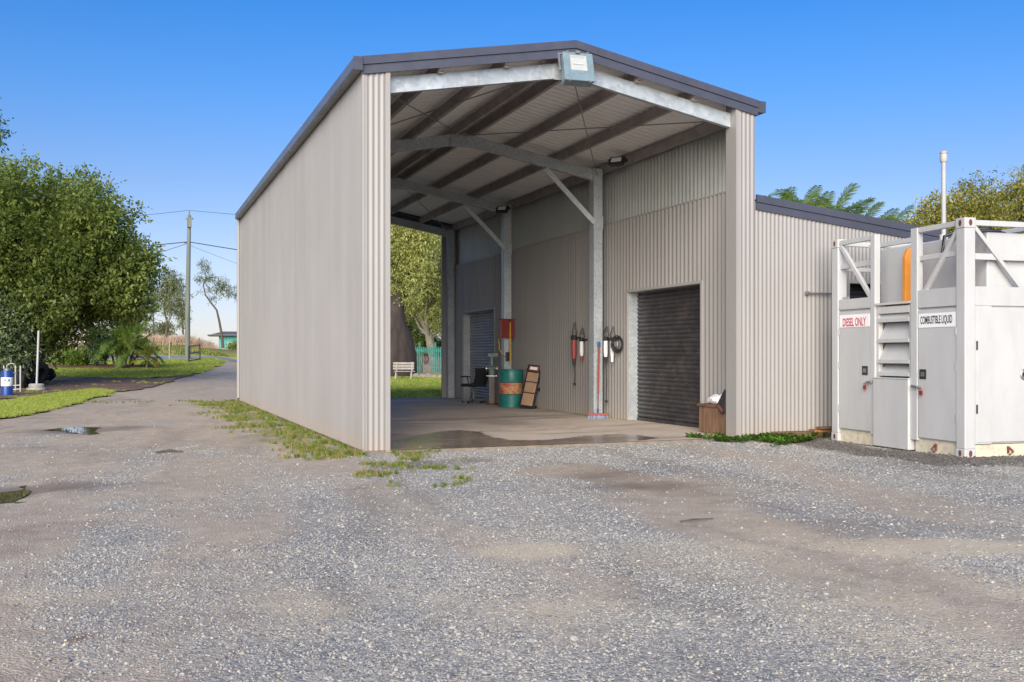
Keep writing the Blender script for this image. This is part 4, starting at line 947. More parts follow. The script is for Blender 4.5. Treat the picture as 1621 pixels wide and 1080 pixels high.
pts = [(-.02 - .09 * math.sin(t * math.pi) - .02 * math.sin(t * 19), -.02, .55 - .6 * t) for t in [i / 14 for i in range(15)]]
MB().tube(pts, .011, 6).build('hose_loop', M_yellow, hc, world=False, smooth=True); MB().tube([(-.02, -.02, -.05), (.05, -.04, -.10), (.16, -.05, -.02)], .011, 6).build('hose_tail', M_redplastic, hc, world=False, smooth=True)
MB().box(.06, .15, -.09, -.01, -.20, .02).build('hose_valve', M_black, hc, world=False, bevel=.01)

def power_tool(y, z, body, grip, cord, label, scale=1, loop=True, disc=False):
    """An angle grinder or drill hung from a hook: body, gear head, grip, looped and dangling cord."""
    o = empty('power_tool', (8.915, y, z), R(-58), label, 'power tool', 'power tools hung on the shed wall'); s = scale
    MB().tube([(0, -.07, .16 * s), (0, -.07, -.06 * s), (0, -.068, -.16 * s)], [.042 * s, .045 * s, .034 * s], 12).build('tool_body', body, o, world=False, smooth=True)
    MB().tube([(0, -.07, -.16 * s), (.0, -.068, -.27 * s)], [.032 * s, .026 * s], 10).build('tool_grip', grip, o, world=False, smooth=True)
    gh = MB().box(-.045 * s, .045 * s, -.12, -.025, .16 * s, .24 * s).build('gear_head', M_black, o, world=False, bevel=.012)
    if disc: MB().tube([(.05 * s, -.07, .2 * s), (.062 * s, -.07, .2 * s)], .10 * s, 20).build('disc_guard', M_steel, gh, world=False)
    MB().tube([(.05 * s, -.06, .20 * s), (.15 * s, -.07, .20 * s)], .016, 8).build('side_handle', M_black, o, world=False, smooth=True)
    if loop:
        MB().tube([(-.05, -.03, .2 * s), (-.07, -.03, .30 * s), (-.03, -.02, .42 * s), (.0, -.02, .45 * s), (.02, -.03, .36 * s), (.045, -.03, .28 * s), (.02, -.04, .22 * s)], .009, 6).build('hanging_strap', M_black, o, world=False, smooth=True)
    MB().tube([(0, -.02, .46 * s), (0, -.06, .46 * s)], .008, 6).build('wall_hook', M_steel, o, world=False)
    if cord:
        MB().tube([(0, -.066, -.27 * s), (.02, -.06, -.27 * s - cord * .5), (0, -.05, -.27 * s - cord)], .008, 6).build('cord', M_black, o, world=False, smooth=True)
        MB().box(-.018, .018, -.068, -.032, -.27 * s - cord - .05, -.27 * s - cord).build('plug', M_black, o, world=False)
    return o
power_tool(19.10, 1.42, M_redplastic, M_black, .38, 'dark red power tool with a dangling cord, leftmost on the wall', 1.25)
power_tool(18.72, 1.43, M_cloth, M_redplastic, 0, 'white bodied power tool with red grip left of the nearer column', .95)
power_tool(17.60, 1.42, M_cloth, M_black, .75, 'white and black power tool with the longest cord, right of the nearer column', 1.0)
power_tool(17.32, 1.42, M_cloth, M_lens, 0, 'pale white power tool with a short grip beside a black coiled lead', .95, True)
co = empty('extension_lead', (8.91, 17.10, 1.56), R(-58), 'black coiled lead bundle hung rightmost among the wall tools', 'cable coil')
m = MB()
for k in range(5):
    r = .085 + .012 * k; m.tube([(r * math.cos(t), -.03 - .012 * k, r * 1.25 * math.sin(t) - .05) for t in [i * 2 * math.pi / 16 for i in range(17)]], .011, 6, cap=False)
m.build('coil', M_black, co, world=False, smooth=True); MB().box(-.04, .04, -.12, -.08, -.10, .0).build('socket', M_steel, co, world=False, bevel=.008); MB().tube([(0, .0, .1), (0, -.1, .1)], .01, 6).build('wall_hook', M_steel, co, world=False)

br = empty('broom', (8.61, 17.42, S), R(-35), 'red push broom with a red and blue handle leaning on the nearer column', 'broom')
MB().tube([(0, 0, .08), (.0, .05, .50)], .011, 8).build('lower_shaft', M_rust, br, world=False); MB().tube([(0, .05, .50), (0, .14, 1.42)], .019, 8).build('handle', M_redplastic, br, world=False, smooth=True)
MB().tube([(0, .14, 1.42), (0, .15, 1.52)], .03, 8).build('handle_grip', M_blueplastic, br, world=False, smooth=True)
MB().box(-.20, .20, -.03, .04, .07, .11).build('broom_head', M_redplastic, br, world=False, bevel=.01); MB().tube([(0, 0, .12), (0, .01, .2)], .022, 8).build('socket', M_blueplastic, br, world=False)
m = MB()
for k in range(60):
    x = -.19 + .38 * k / 59; m.bar((x, random.uniform(-.02, .03), .07), (x * 1.07, random.uniform(-.045, .055), 0), .008, .02)
m.build('bristles', simple('blue_grey_bristle', (.25, .27, .36), .7), br, world=False)

# timber box by the near jamb
cbx = empty('timber_crate', (8.66, 13.06, S), 0, 'brown timber crate of upright boards beside the dark roller door', 'crate')
for i in range(4): MB().box(.0, .022, i * .19 + .004, i * .19 + .184, 0, .42 + random.uniform(-.01, .01)).build('board', M_timber, cbx, world=False, bevel=.004)
for i in range(2): MB().box(.024 + i * .125, .024 + i * .125 + .12, -.022, -.001, 0, .42 + random.uniform(-.01, .01)).build('board', M_timber, cbx, world=False, bevel=.004)
for i in range(2): MB().box(.024 + i * .125, .024 + i * .125 + .12, .762, .782, 0, .42).build('board', M_timber, cbx, world=False, bevel=.004)
MB().box(-.02, .27, -.03, .79, .425, .47).build('rim_board', M_sleeper, cbx, world=False, bevel=.006); MB().box(.024, .27, .0, .76, .36, .40).build('lid', M_timber, cbx, world=False)
def lumpy(name, mat, par, r, seed, n=10, m=16, flat=.6, **k):
    mb = MB(); vs = []; fs = []
    for i in range(n + 1):
        ph = math.pi * i / n
        for j in range(m):
            t = 2 * math.pi * j / m; q = 1 + .35 * (float(fbm(math.cos(t) * 2 + seed, math.sin(t) * 2 + ph * 2, seed, 3)) - .5) * 2
            vs.append((r[0] * q * math.sin(ph) * math.cos(t), r[1] * q * math.sin(ph) * math.sin(t), r[2] * q * math.cos(ph)))
    for i in range(n):
        for j in range(m): a = i * m + j; b = i * m + (j + 1) % m; fs.append((a, b, b + m, a + m))
    mb.add(vs, fs); return mb.build(name, mat, par, world=False, **k)
pb = lumpy('plastic_bag', M_cloth, None, (.13, .27, .085), 5, smooth=True); pb.location = (8.80, 13.42, .535 + S); tag(pb, 'crumpled white plastic bag lying on the timber crate', 'bag')
fp = empty('rubber_flap', (8.60, 12.99, S), 0, 'black rubber mudflap leaning on the crate beside the corner jamb', 'mudflap')
MB().prism([(0, .0, .38), (-.01, .10, .34), (.02, .25, .48), (.06, .10, .72), (.05, .03, .72)], (.025, 0, 0)).build('flap', M_rubber, fp, world=False, bevel=.006); MB().prism([(-.006, .06, .36), (-.006, .2, .45), (-.006, .17, .49), (-.006, .05, .41)], (.01, 0, 0)).build('flap_strip', M_rust, fp, world=False)

# old timbers along the lean-to foot
sl_ = empty('timber_sleeper', (9.22, 12.56, 0), R(-4), 'short weathered brown sleeper lying by the corner of the lean to', 'timber')
MB().box(0, .60, -.09, .09, -.02, .12).build('sleeper_body', M_sleeper, sl_, world=False, bevel=.012); MB().prism([(-.14, -.07, -.01), (-.002, -.08, .11), (-.002, .08, .11), (-.12, .07, -.01)], (0, 0, .012)).build('split_end', M_timber, sl_, world=False)
for k, (x, y, z, ln, w, h, mt, lb) in enumerate(((9.94, 12.60, .09, 1.0, .17, .045, M_rustplank, 'rusty orange plank on top of the timber pile by the lean to'), (9.90, 12.62, .0, .16, .26, .085, M_sleeper, 'dark timber block propping the left end of the planks'), (10.0, 12.52, .145, .92, .12, .035, M_sleeper, 'thin dark plank lying uppermost on the timber pile'), (10.66, 12.6, .0, .20, .26, .085, M_sleeper, 'dark timber block propping the right end of the planks'))):
    o = empty('timber_plank', (x, y, z - (.006 if z == 0 else 0)), R(-3 + k), lb, 'timber', 'old timbers by the lean to')
    MB().box(0, ln, -w / 2, w / 2, 0, h).build('plank_body', mt, o, world=False, bevel=.006)
    MB().box(-.004, -.001, -w / 2 + .01, w / 2 - .01, .006, h - .006).build('sawn_end', M_timber, o, world=False)

# ================================================================ VEGETATION
L_mango = leafmat('glossy_tree_leaf', (.07, .115, .028), (.40, .47, .12), .38, .42)
L_lime = leafmat('lime_leaf', (.08, .13, .024), (.32, .38, .08), .35, .5)
L_gum = leafmat('gum_leaf', (.09, .115, .05), (.27, .30, .14), .3, .5)
L_pale = leafmat('pale_yellow_leaf', (.22, .25, .07), (.56, .56, .22), .38, .5)
L_dark = leafmat('dark_shrub_leaf', (.03, .075, .03), (.13, .22, .085), .25, .5)
L_grey = leafmat('grey_green_leaf', (.08, .125, .055), (.34, .41, .21), .28, .45)
L_bright = leafmat('bright_bush_leaf', (.11, .20, .025), (.38, .48, .09), .35, .5)
L_olive = leafmat('olive_yellow_leaf', (.12, .13, .025), (.48, .43, .10), .32, .5)
L_palm = leafmat('palm_leaf', (.05, .11, .024), (.26, .36, .08), .3, .42)
L_palmy = leafmat('yellowed_palm_leaf', (.20, .16, .03), (.50, .33, .05), .3, .5)
L_palmb = leafmat('blue_green_palm_leaf', (.08, .13, .07), (.28, .36, .21), .28, .45)

def foliage(name, clumps, n, leaf, mat, parent, aspect=.42, seed=0, out=.6, droop=0.0, twig=7, spread=1.0):
    """Leaves set along short twigs that fan out of each clump: folded lozenges, each with its own tint."""
    g = np.random.default_rng(seed + 100); C = np.array([c[:3] for c in clumps]); r = np.array([c[3] for c in clumps])
    ctint = g.uniform(-.22, .22, len(clumps))
    nt = n // twig; ci = g.choice(len(clumps), nt, p=r ** 2 / (r ** 2).sum())
    d = g.normal(size=(nt, 3)); d /= np.linalg.norm(d, axis=1)[:, None]
    rad = g.uniform(.15, 1.0, nt) ** .55
    start = C[ci] + d * (rad * r[ci])[:, None] * np.array([1, 1, .8]) * spread
    tdir = d * out + g.normal(size=(nt, 3)) * .55 + np.array([0, 0, .25 - droop]); tdir /= np.linalg.norm(tdir, axis=1)[:, None]
    tl = leaf * g.uniform(1.5, 3.2, nt)
    k = np.repeat(np.arange(nt), twig); N = len(k); s = np.tile(np.linspace(0, 1, twig), nt)
    P = start[k] + tdir[k] * (tl[k] * s)[:, None] + g.normal(size=(N, 3)) * leaf * .22
    a = tdir[k] * .6 + g.normal(size=(N, 3)) * .75 + np.array([0, 0, -.15 - droop]); a /= np.linalg.norm(a, axis=1)[:, None]
    b = np.cross(a, g.normal(size=(N, 3)) * .6 + np.array([0, 0, 1.0])); b /= np.maximum(np.linalg.norm(b, axis=1)[:, None], 1e-6)
    c = np.cross(a, b); L = leaf * g.uniform(.65, 1.3, N)[:, None]; w = L * aspect * .5
    v = np.empty((N, 4, 3)); v[:, 0] = P; v[:, 1] = P + a * L * .5 + b * w + c * w * .35; v[:, 2] = P + a * L - np.array([0, 0, 1]) * L * .12; v[:, 3] = P + a * L * .5 - b * w + c * w * .35
    f = np.arange(N * 4).reshape(N, 4)
    tint = np.clip(.45 + ctint[ci][k] + np.repeat(g.normal(0, .16, nt), twig) + g.normal(0, .13, N), 0, 1)
    if parent is not None: v = v - np.array(parent.location)
    me = fast_mesh(name, v.reshape(-1, 3), f, mat, dict(tint=np.repeat(tint, 4)))
    return link_mesh(name, me, parent)
def limb(mb, p, q, r0, r1, wob, g, n=5, sides=7):
    p = Vector(p); q = Vector(q); pts = []; L = (q - p).length
    for i in range(n + 1):
        t = i / n; o = Vector((g.uniform(-1, 1), g.uniform(-1, 1), g.uniform(-.5, 1))) * wob * L * math.sin(t * math.pi)
        pts.append(p.lerp(q, t) + o)
    mb.tube(pts, [r0 + (r1 - r0) * i / n for i in range(n + 1)], sides); return pts
def tree(name, base, label, cat, trunk, clumps, n, leaf, lmat, bark, group=None, seed=0, nlimb=14, lr=.3, **k):
    """trunk: list of (dx,dy,z,r); limbs reach from its upper part to the clumps and fork on the way."""
    g = random.Random(seed); o = empty(name, base, 0, label, cat, group); b = Vector(base)
    mb = MB(); pts = [b + Vector(t[:3]) for t in trunk]; mb.tube(pts, [t[3] for t in trunk], 12)
    cl = sorted(clumps, key=lambda c: -c[3]); pick = cl if len(cl) <= nlimb else g.sample(cl, nlimb)
    top = pts[-1]; rt = trunk[-1][3]
    for c in pick:
        s = pts[-2].lerp(top, g.uniform(.3, 1)) if len(pts) > 1 else top
        lp = limb(mb, s, Vector(c[:3]), rt * lr * 2, rt * lr * .5, .10, g)
        for _ in range(3):
            q = Vector(c[:3]) + Vector((g.uniform(-1, 1), g.uniform(-1, 1), g.uniform(-.4, 1))) * c[3] * .9
            limb(mb, lp[g.randint(2, 4)], q, rt * lr * .7, rt * lr * .18, .08, g, 3, 5)
    mb.build('trunk', bark, o, smooth=True)
    foliage('crown', clumps, n, leaf, lmat, o, seed=seed, **k); return o
def ell_clumps(c, r, n, cr, seed, lo=.5, hi=.95, zmin=-1, flat=1.0):
    g = np.random.default_rng(seed); out = []
    while len(out) < n:
        d = g.normal(size=3); d /= np.linalg.norm(d)
        if d[2] < zmin: continue
        f = g.uniform(lo, hi); out.append((c[0] + d[0] * r[0] * f, c[1] + d[1] * r[1] * f, c[2] + d[2] * r[2] * f * flat, g.uniform(*cr)))
    return out

# big round tree on the left
b = at(52, 35.5); C_ = (b.x - .1, b.y, zat(405, 35.5))
tree('shade_tree', b, 'big dense round green shade tree at the left of the drive', 'tree', [(0, 0, -.1, .36), (.1, 0, .9, .27), (.25, .1, 1.9, .24), (.4, .2, 2.8, .2)],
     ell_clumps(C_, (4.35, 4.3, 3.65), 170, (.7, 1.15), 5, .5, .86) + ell_clumps((C_[0] + 2.7, C_[1] - .6, C_[2] - .7), (1.75, 1.6, 1.7), 34, (.5, .8), 6, .5, .88), 215000, .145, L_mango, M_bark, seed=3, nlimb=26, lr=.22, aspect=.5, out=.45)
b2 = at(6, 33.0)
tree('leafy_shrub', b2, 'tall grey green shrub in front of the big shade tree', 'shrub', [(0, 0, -.1, .10), (.05, 0, .8, .08), (.1, .05, 1.6, .06)], ell_clumps((b2.x - .3, b2.y, 1.9), (1.3, 1.3, 1.6), 34, (.4, .65), 8, .3, .95), 26000, .125, L_grey, M_bark, seed=4, nlimb=10)
b3 = at(-134, 27.0)
tree('tall_tree', b3, 'tall tree mostly outside the left edge with one leafy branch in view', 'tree', [(0, 0, -.1, .28), (.1, 0, 3, .22), (.15, .1, 4.4, .17), (.2, .1, 5.6, .13)], ell_clumps((b3.x + .1, b3.y, 7.7), (2.15, 2.1, 2.0), 60, (.35, .65), 9, .3, .92), 34000, .12, L_dark, M_bark, seed=5)

# gums across the street
def gum(u, dist, tr, cl, n, label, seed, leaf=.20, lm=L_gum):
    b = at(u, dist); px = dist / FPX; rx = Vector((RT[0], RT[1], 0))
    P = lambda du, v: b + rx * ((du - u) * px) + Vector((0, 0, zat(v, dist) - b.z))
    trunk = []
    for (du, v, r) in tr: q = P(du, v) - b; trunk.append((q.x, q.y, q.z, r))
    clumps = []; g = np.random.default_rng(seed)
    for (du, v, rr) in cl: q = P(du, v); clumps.append((q.x, q.y + g.uniform(-.8, .8), q.z, rr))
    return tree('gum_tree', b, label, 'tree', trunk, clumps, n, leaf, lm, M_bark, 'gum trees beyond the street', seed, nlimb=16, lr=.28, aspect=.3, droop=.5, out=.5)
gum(262, 100, [(262, 552, .16), (263, 530, .13), (265, 512, .11), (262, 500, .08), (259, 485, .06)], [(270, 445, 1.0), (262, 455, 1.0), (280, 452, 1.0), (286, 468, .9), (272, 470, 1.1), (258, 470, .8), (280, 487, .9), (268, 490, .9), (290, 485, .5), (263, 438, .6), (276, 437, .7), (288, 500, .5)], 9000, 'fullest leafy gum tree, left of the power pole across the street', 21)
gum(353, 97, [(353, 551, .15), (351, 530, .12), (347, 508, .11), (343, 491, .09), (333, 478, .08), (325, 467, .07), (322, 452, .05), (327, 438, .04)], [(325, 425, .5), (320, 416, .35), (328, 440, .45), (318, 440, .4), (352, 448, .5), (348, 455, .45), (360, 455, .5), (340, 470, .4), (354, 465, .35), (333, 458, .35), (364, 462, .3), (318, 460, .3), (345, 441, .3)], 2600, 'sparse leaning gum tree with bare trunk, right of the power pole', 22)
gum(243, 112, [(243, 530, .12), (243, 512, .09), (242, 490, .07), (240, 470, .05)], [(240, 458, .6), (246, 468, .6), (236, 475, .5), (245, 482, .5), (239, 490, .4)], 2400, 'thin pale gum tree between the shade tree and the fuller gum', 23)
gum(290, 125, [(290, 530, .12), (289, 512, .09), (288, 495, .06)], [(288, 480, .6), (291, 492, .7), (286, 500, .6), (293, 508, .6), (288, 514, .6)], 2200, 'small distant gum just left of the power pole', 24)
gum(385, 100, [(385, 548, .12), (384, 510, .1), (380, 480, .06)], [(377, 458, .35), (375, 466, .3), (388, 455, .6), (384, 470, .6)], 1500, 'gum tree half hidden behind the back corner of the shed', 25)
for i, (u, dist, r, lb) in enumerate(((262, 135, 1.7, 'low dark bush on the skyline behind the fuller gum'), (240, 150, 2.2, 'wide dark bush on the skyline behind the thin gum'), (312, 170, 1.6, 'low grey bush on the skyline right of the power pole'), (328, 185, 1.4, 'smallest grey bush on the skyline beside the far house'), (371, 160, 1.5, 'round green bush in front of the far teal house'), (215, 140, 2.4, 'dark bush on the skyline behind the garden palm'), (120, 135, 2.6, 'olive bush on the skyline under the shade tree'))):
    b = at(u, dist); tree('far_bush', b, lb, 'bush', [(0, 0, -.1, .12), (0, 0, .8, .1)], ell_clumps((b.x, b.y, b.z + r * .9 + .8), (r, r, r * .7), 10, (.5 * r, .6 * r), 40 + i, .2, .8), 1500, .3, L_gum if i != 4 else L_lime, M_bark, 'bushes on the skyline', 40 + i, nlimb=3)

# palms
def frond_mesh(L, n, leafl, droop, seed, mat, wid=.035):
    g = np.random.default_rng(seed); V = []; F = []; tn = []
    def spine(t): return np.array([L * t * (1 - .12 * t), 0, L * (.42 * t - droop * t * t)])
    def q4(a, b, c, d, t): i = len(V); V.extend([a, b, c, d]); F.append((i, i + 1, i + 2, i + 3)); tn.extend([t] * 4)
    for i in range(8):
        a, b = spine(i / 8), spine((i + 1) / 8); w = .016 * (1 - i / 9); o = np.array([0, w, 0]); q4(a - o, a + o, b + o * .9, b - o * .9, .75)
    for s in (-1, 1):
        for i in range(n):
            t = .16 + .84 * i / (n - 1); p = spine(t); tg = spine(min(1, t + .02)) - spine(t - .02); tg /= np.linalg.norm(tg)
            ll = leafl * (math.sin(math.pi * (.12 + .80 * t)) ** .7) * g.uniform(.85, 1.1)
            d = tg * (.45 + .5 * t) + np.array([0, s * 1.0, 0]) + np.array([0, 0, .25 + g.normal(0, .12)]); d /= np.linalg.norm(d)
            m = p + d * ll * .5; e = p + d * ll * .95 + np.array([0, 0, -ll * .32]); wv = tg * wid * .5; ti = float(np.clip(.5 + g.normal(0, .15), 0, 1))
            q4(p - wv * .5, p + wv * .5, m + wv, m - wv, ti); q4(m - wv, m + wv, e + wv * .12, e - wv * .12, ti + .05)
    return fast_mesh('frond', np.array(V), np.array(F), mat, dict(tint=np.clip(tn, 0, 1)))
def palm(base, label, stems, mats, L, leafl, nl=26, group=None, seed=0, wid=.035, sr=.05, cat='palm'):
    o = empty('palm', base, 0, label, cat, group); g = random.Random(seed)
    fm = [frond_mesh(L * q, nl, leafl, dr, seed + i, mats[i % len(mats)], wid) for i, (q, dr) in enumerate(((1, .35), (.9, .62), (1.05, .2), (.85, .5)))]
    for (dx, dy, h, nf, lean) in stems:
        mb = MB(); tx = dx + lean[0]; ty = dy + lean[1]
        mb.tube([(dx, dy, -.05), (dx + lean[0] * .4, dy + lean[1] * .4, h * .5), (tx, ty, h)], [sr * 1.15, sr, sr * .8], 9); mb.build('trunk', M_palmtrunk, o, world=False, smooth=True)
        for k in range(nf):
            t = k / max(1, nf - 1); az = k * 2.4 + g.uniform(-.3, .3); el = R(72 - 84 * t + g.uniform(-8, 8))
            f = bpy.data.objects.new('frond', fm[k % 4]); COL.objects.link(f); f.parent = o
            f.matrix_basis = T((tx, ty, h + .05 * (1 - t))) @ Matrix.Rotation(az, 4, 'Z') @ Matrix.Rotation(-el + R(22), 4, 'Y') @ Matrix.Scale(g.uniform(.85, 1.1), 4)
    return o
pb_ = at(193, 47.5)
palm(pb_, 'bushy golden cane palm clump in the garden bed by the lawn', [(0, 0, 1.2, 10, (.0, .0)), (-.3, .2, 1.0, 9, (-.25, .1)), (.3, .1, 1.1, 9, (.3, 0)), (.1, -.3, .8, 9, (.2, -.1)), (-.2, -.2, 1.4, 9, (-.1, 0)), (.4, .2, .7, 7, (.3, .1)), (.15, .3, 1.6, 8, (.1, .1))], [L_palm, L_lime, L_bright, L_palm], 1.75, .46, 26, seed=60, wid=.055)
palm(at(232, 47.2), 'small yellowed orange cane palm at the right end of the garden bed', [(0, 0, .45, 7, (.05, 0))], [L_palmy, L_palmy, L_olive, L_palmy], .95, .32, 18, seed=66, wid=.05)
for i, (u, dist, v, lb, mt, ns) in enumerate(((1222, 35, 330, 'feathery green palm top just right of the tall shed roof', L_palmb, 12), (1268, 33, 318, 'bright lime palm top rising highest above the lean to roof', L_bright, 13), (1318, 34, 325, 'dark green palm top in the middle of the lean to roof', L_palm, 14), (1362, 35, 343, 'low spreading green palm top above the lean to roof', L_palm, 13), (1405, 36, 352, 'blue green palm top nearest the yellowish tree', L_palmb, 13))):
    b = at(u, dist); h = zat(v, dist) - b.z - .55
    palm(b, lb, [(0, 0, h, ns + 4, (.1, 0)), (.55, .3, h * .95, ns, (.3, .1)), (-.7, .5, h * .93, ns, (-.2, .1)), (1.1, .9, h * .9, ns, (.2, 0)), (-1.2, .9, h * .92, ns, (-.1, 0))], [mt, mt, L_palm, mt], 1.4, .50, 40, 'palms behind the lean to', 70 + i, .026, .08)
# tree at the right
b = at(1585, 31)
tree('flowering_tree', b, 'yellowish green bushy tree rising behind the white tank container', 'tree', [(0, 0, -.1, .24), (.1, 0, 1.5, .19), (.2, .1, 3.0, .15)],
     ell_clumps((b.x, b.y, 4.9), (3.0, 3.0, 1.9), 60, (.4, .8), 31, .45, .98, -.5), 52000, .125, L_olive, M_bark, seed=33, nlimb=24, lr=.2, aspect=.36)
# seen through the shed
b = at(618, 52); bz = b.z
bt = empty('bottle_tree', b, 0, 'swollen dark trunked bottle tree standing behind the pale bench', 'tree')
rx = Vector((RT[0], RT[1], 0)); pxm = 52 / FPX
Q = lambda u, v: b + rx * ((u - 618) * pxm) + Vector((0, 0, zat(v, 52) - bz))
mb = MB(); mb.tube([b + Vector((0, 0, -.1)), Q(618, 585), Q(618, 560), Q(619, 540), Q(620, 522), Q(622, 505), Q(627, 485), Q(631, 468), Q(636, 450)], [1.46, 1.42, 1.38, 1.22, .98, .68, .44, .33, .26], 20)
g_ = random.Random(4)
for (u, v) in ((640, 400), (622, 395), (655, 420), (605, 410), (662, 385), (640, 360)): limb(mb, Q(636, 450), Q(u, v), .2, .06, .1, g_)
mb.build('trunk', M_bark_bottle, bt, smooth=True)
foliage('crown', [(*Q(u, v)[:], r) for (u, v, r) in ((625, 400, 1.2), (640, 385, 1.1), (655, 410, 1.0), (610, 405, 1.3), (660, 380, 1.1), (640, 355, 1.2), (650, 435, .8), (628, 440, .9), (645, 465, .7), (632, 345, 1.2), (670, 355, 1.2))], 26000, .15, L_pale, bt, seed=50, droop=.3)
b = at(685, 62)
tree('pale_limbed_tree', b, 'tall yellow green tree with bare pale limbs seen through the open shed', 'tree', [(0, 0, -.1, .35), (-.1, 0, 1.6, .28), (-.3, 0, 2.8, .24)],
     ell_clumps((b.x - .3, b.y, 6.3), (4.4, 4.4, 4.2), 80, (.6, 1.1), 51, .25, .95), 60000, .16, L_pale, M_bark_pale, seed=52, nlimb=40, lr=.22, droop=.2)
b = at(640, 72)
tree('backdrop_tree', b, 'dense mid green tree farthest back behind the bottle tree', 'tree', [(0, 0, -.1, .3), (0, 0, 2.5, .25)], ell_clumps((b.x, b.y, 5.8), (5.5, 4.0, 5.0), 80, (.8, 1.3), 53, .2, .95), 50000, .22, L_lime, M_bark, seed=54, nlimb=16)
for i, (u, d_, lb) in enumerate(((668, 64, 'dark green hedge shrub behind the left of the teal fence'), (690, 65, 'dark green hedge shrub behind the middle of the teal fence'), (712, 65, 'dark green hedge shrub behind the right of the teal fence'))):
    b = at(u, d_); tree('hedge_shrub', b, lb, 'shrub', [(0, 0, -.1, .08), (0, 0, .9, .06)], ell_clumps((b.x, b.y, b.z + 1.35), (1.1, .8, 1.2), 14, (.4, .6), 56 + i, .2, .9), 6000, .13, L_dark if i == 1 else L_lime, M_bark, 'hedge behind the teal fence', 57 + i, nlimb=6)
# garden bed by the lawn
bc = at(120, 47.5)
def bed():
    n = 28; vs = []; fs = []
    for ring, (q, z) in enumerate(((1.0, .0), (1.0, .10), (.96, .12), (.6, .20), (.2, .23))):
        for k in range(n):
            t = 2 * math.pi * k / n; p = rx * (3.9 * q * math.cos(t)) + Vector((FW[0], FW[1], 0)) * (1.3 * q * math.sin(t)); x, y = bc.x + p.x, bc.y + p.y
            vs.append((x, y, float(hgt(np.float64(x), np.float64(y))) + z - (.1 if ring == 0 else 0) + random.uniform(-.01, .01)))
    for r_ in range(4):
        for k in range(n): a = r_ * n + k; b_ = r_ * n + (k + 1) % n; fs.append((a, b_, b_ + n, a + n))
    fs.append(tuple(range(4 * n, 5 * n))); o = MB().add(vs, fs).build('garden_bed', M_mulch, None); o['kind'] = 'structure'
bed()
b = at(153, 47.0)
tree('garden_shrub', b, 'dark green rounded shrub left of the cane palm in the bed', 'shrub', [(0, 0, -.1, .05), (0, 0, .8, .04)], ell_clumps((b.x, b.y, b.z + 1.15), (.62, .6, .95), 22, (.22, .36), 61, .3, .95), 8000, .10, L_dark, M_bark, seed=61, nlimb=8)
for i, (u, lb) in enumerate(((106, 'bright green low bush at the left end of the garden bed'), (126, 'bright green low bush in the middle of the garden bed'))):
    b = at(u, 47); tree('low_bush', b, lb, 'bush', [(0, 0, -.05, .03), (0, 0, .3, .02)], ell_clumps((b.x, b.y, b.z + .42), (.55, .5, .40), 12, (.18, .28), 63 + i, .3, .95), 3200, .11, L_bright, M_bark, 'bushes in the garden bed', 63 + i, nlimb=4)
b = at(66, 45)
tree('young_tree', b, 'young crooked tree with yellowing leaves behind the white post', 'tree', [(0, 0, -.05, .05), (.1, 0, .7, .045), (.35, 0, 1.3, .035)], ell_clumps((b.x + .3, b.y, b.z + 1.9), (.7, .6, .5), 9, (.2, .35), 66, .3, .95), 1600, .11, L_olive, M_bark, seed=66, nlimb=6)

# ================================================================ GRASS
G_lawn = instmat('lawn_grass', [(0, (.26, .35, .045)), (.5, (.40, .50, .075)), (.85, (.50, .53, .13)), (1, (.58, .50, .22))], .7, .35)
G_rough = instmat('rough_grass', [(0, (.10, .18, .02)), (.4, (.19, .27, .04)), (.75, (.34, .31, .09)), (1, (.45, .35, .18))], .75, .3)
G_dry = instmat('dry_tall_grass', [(0, (.58, .41, .28)), (.5, (.70, .52, .37)), (.85, (.74, .60, .43)), (1, (.28, .26, .10))], .85, .3)
G_weed = instmat('weed_leaves', [(0, (.06, .16, .02)), (.6, (.13, .27, .03)), (1, (.22, .33, .06))], .6, .35)
M_lawnbase = simple('lawn_soil_sheet', (.34, .39, .085), .95, var=.3, scale=1.4, dirt=((.20, .16, .07), .5))
M_vergebase = simple('verge_soil_sheet', (.24, .24, .08), .95, var=.35, scale=.5, dirt=((.34, .27, .15), .6))
M_litter = simple('leaf_litter_soil', (.19, .118, .078), .95, var=.4, scale=2.5, bump=.8, bscale=25, dirt=((.09, .05, .035), .7))
def tuft(nb, h, w, spread, seed, mat):
    g = np.random.default_rng(seed); V = []; F = []
    for i in range(nb):
        a = g.uniform(0, 6.28); p = np.array([math.cos(a), math.sin(a), 0]) * g.uniform(0, spread); b = g.uniform(0, 6.28); d = np.array([math.cos(b), math.sin(b), 0]); hh = h * g.uniform(.55, 1.15); ln = g.uniform(.15, .7) * hh
        s = np.array([-d[1], d[0], 0]) * w * .5; m = p + d * ln * .35 + np.array([0, 0, hh * .6]); e = p + d * ln + np.array([0, 0, hh * g.uniform(.75, 1.0)]); k = len(V)
        V += [p - s, p + s, m + s * .8, m - s * .8, e + s * .1, e - s * .1]; F += [(k, k + 1, k + 2, k + 3), (k + 3, k + 2, k + 4, k + 5)]
    return fast_mesh('tuft', np.array(V), np.array(F), mat)
variants('lawn', [tuft(18, .055, .009, .09, i, G_lawn) for i in range(4)])
variants('lawnfar', [tuft(18, .07, .022, .17, 10 + i, G_lawn) for i in range(4)])
variants('rough', [tuft(18, .085, .006, .05, 20 + i, G_rough) for i in range(4)])
variants('verge', [tuft(18, .10, .022, .17, 40 + i, G_rough) for i in range(4)])
variants('dry', [tuft(22, 1.15, .04, .35, 30 + i, G_dry) for i in range(4)])
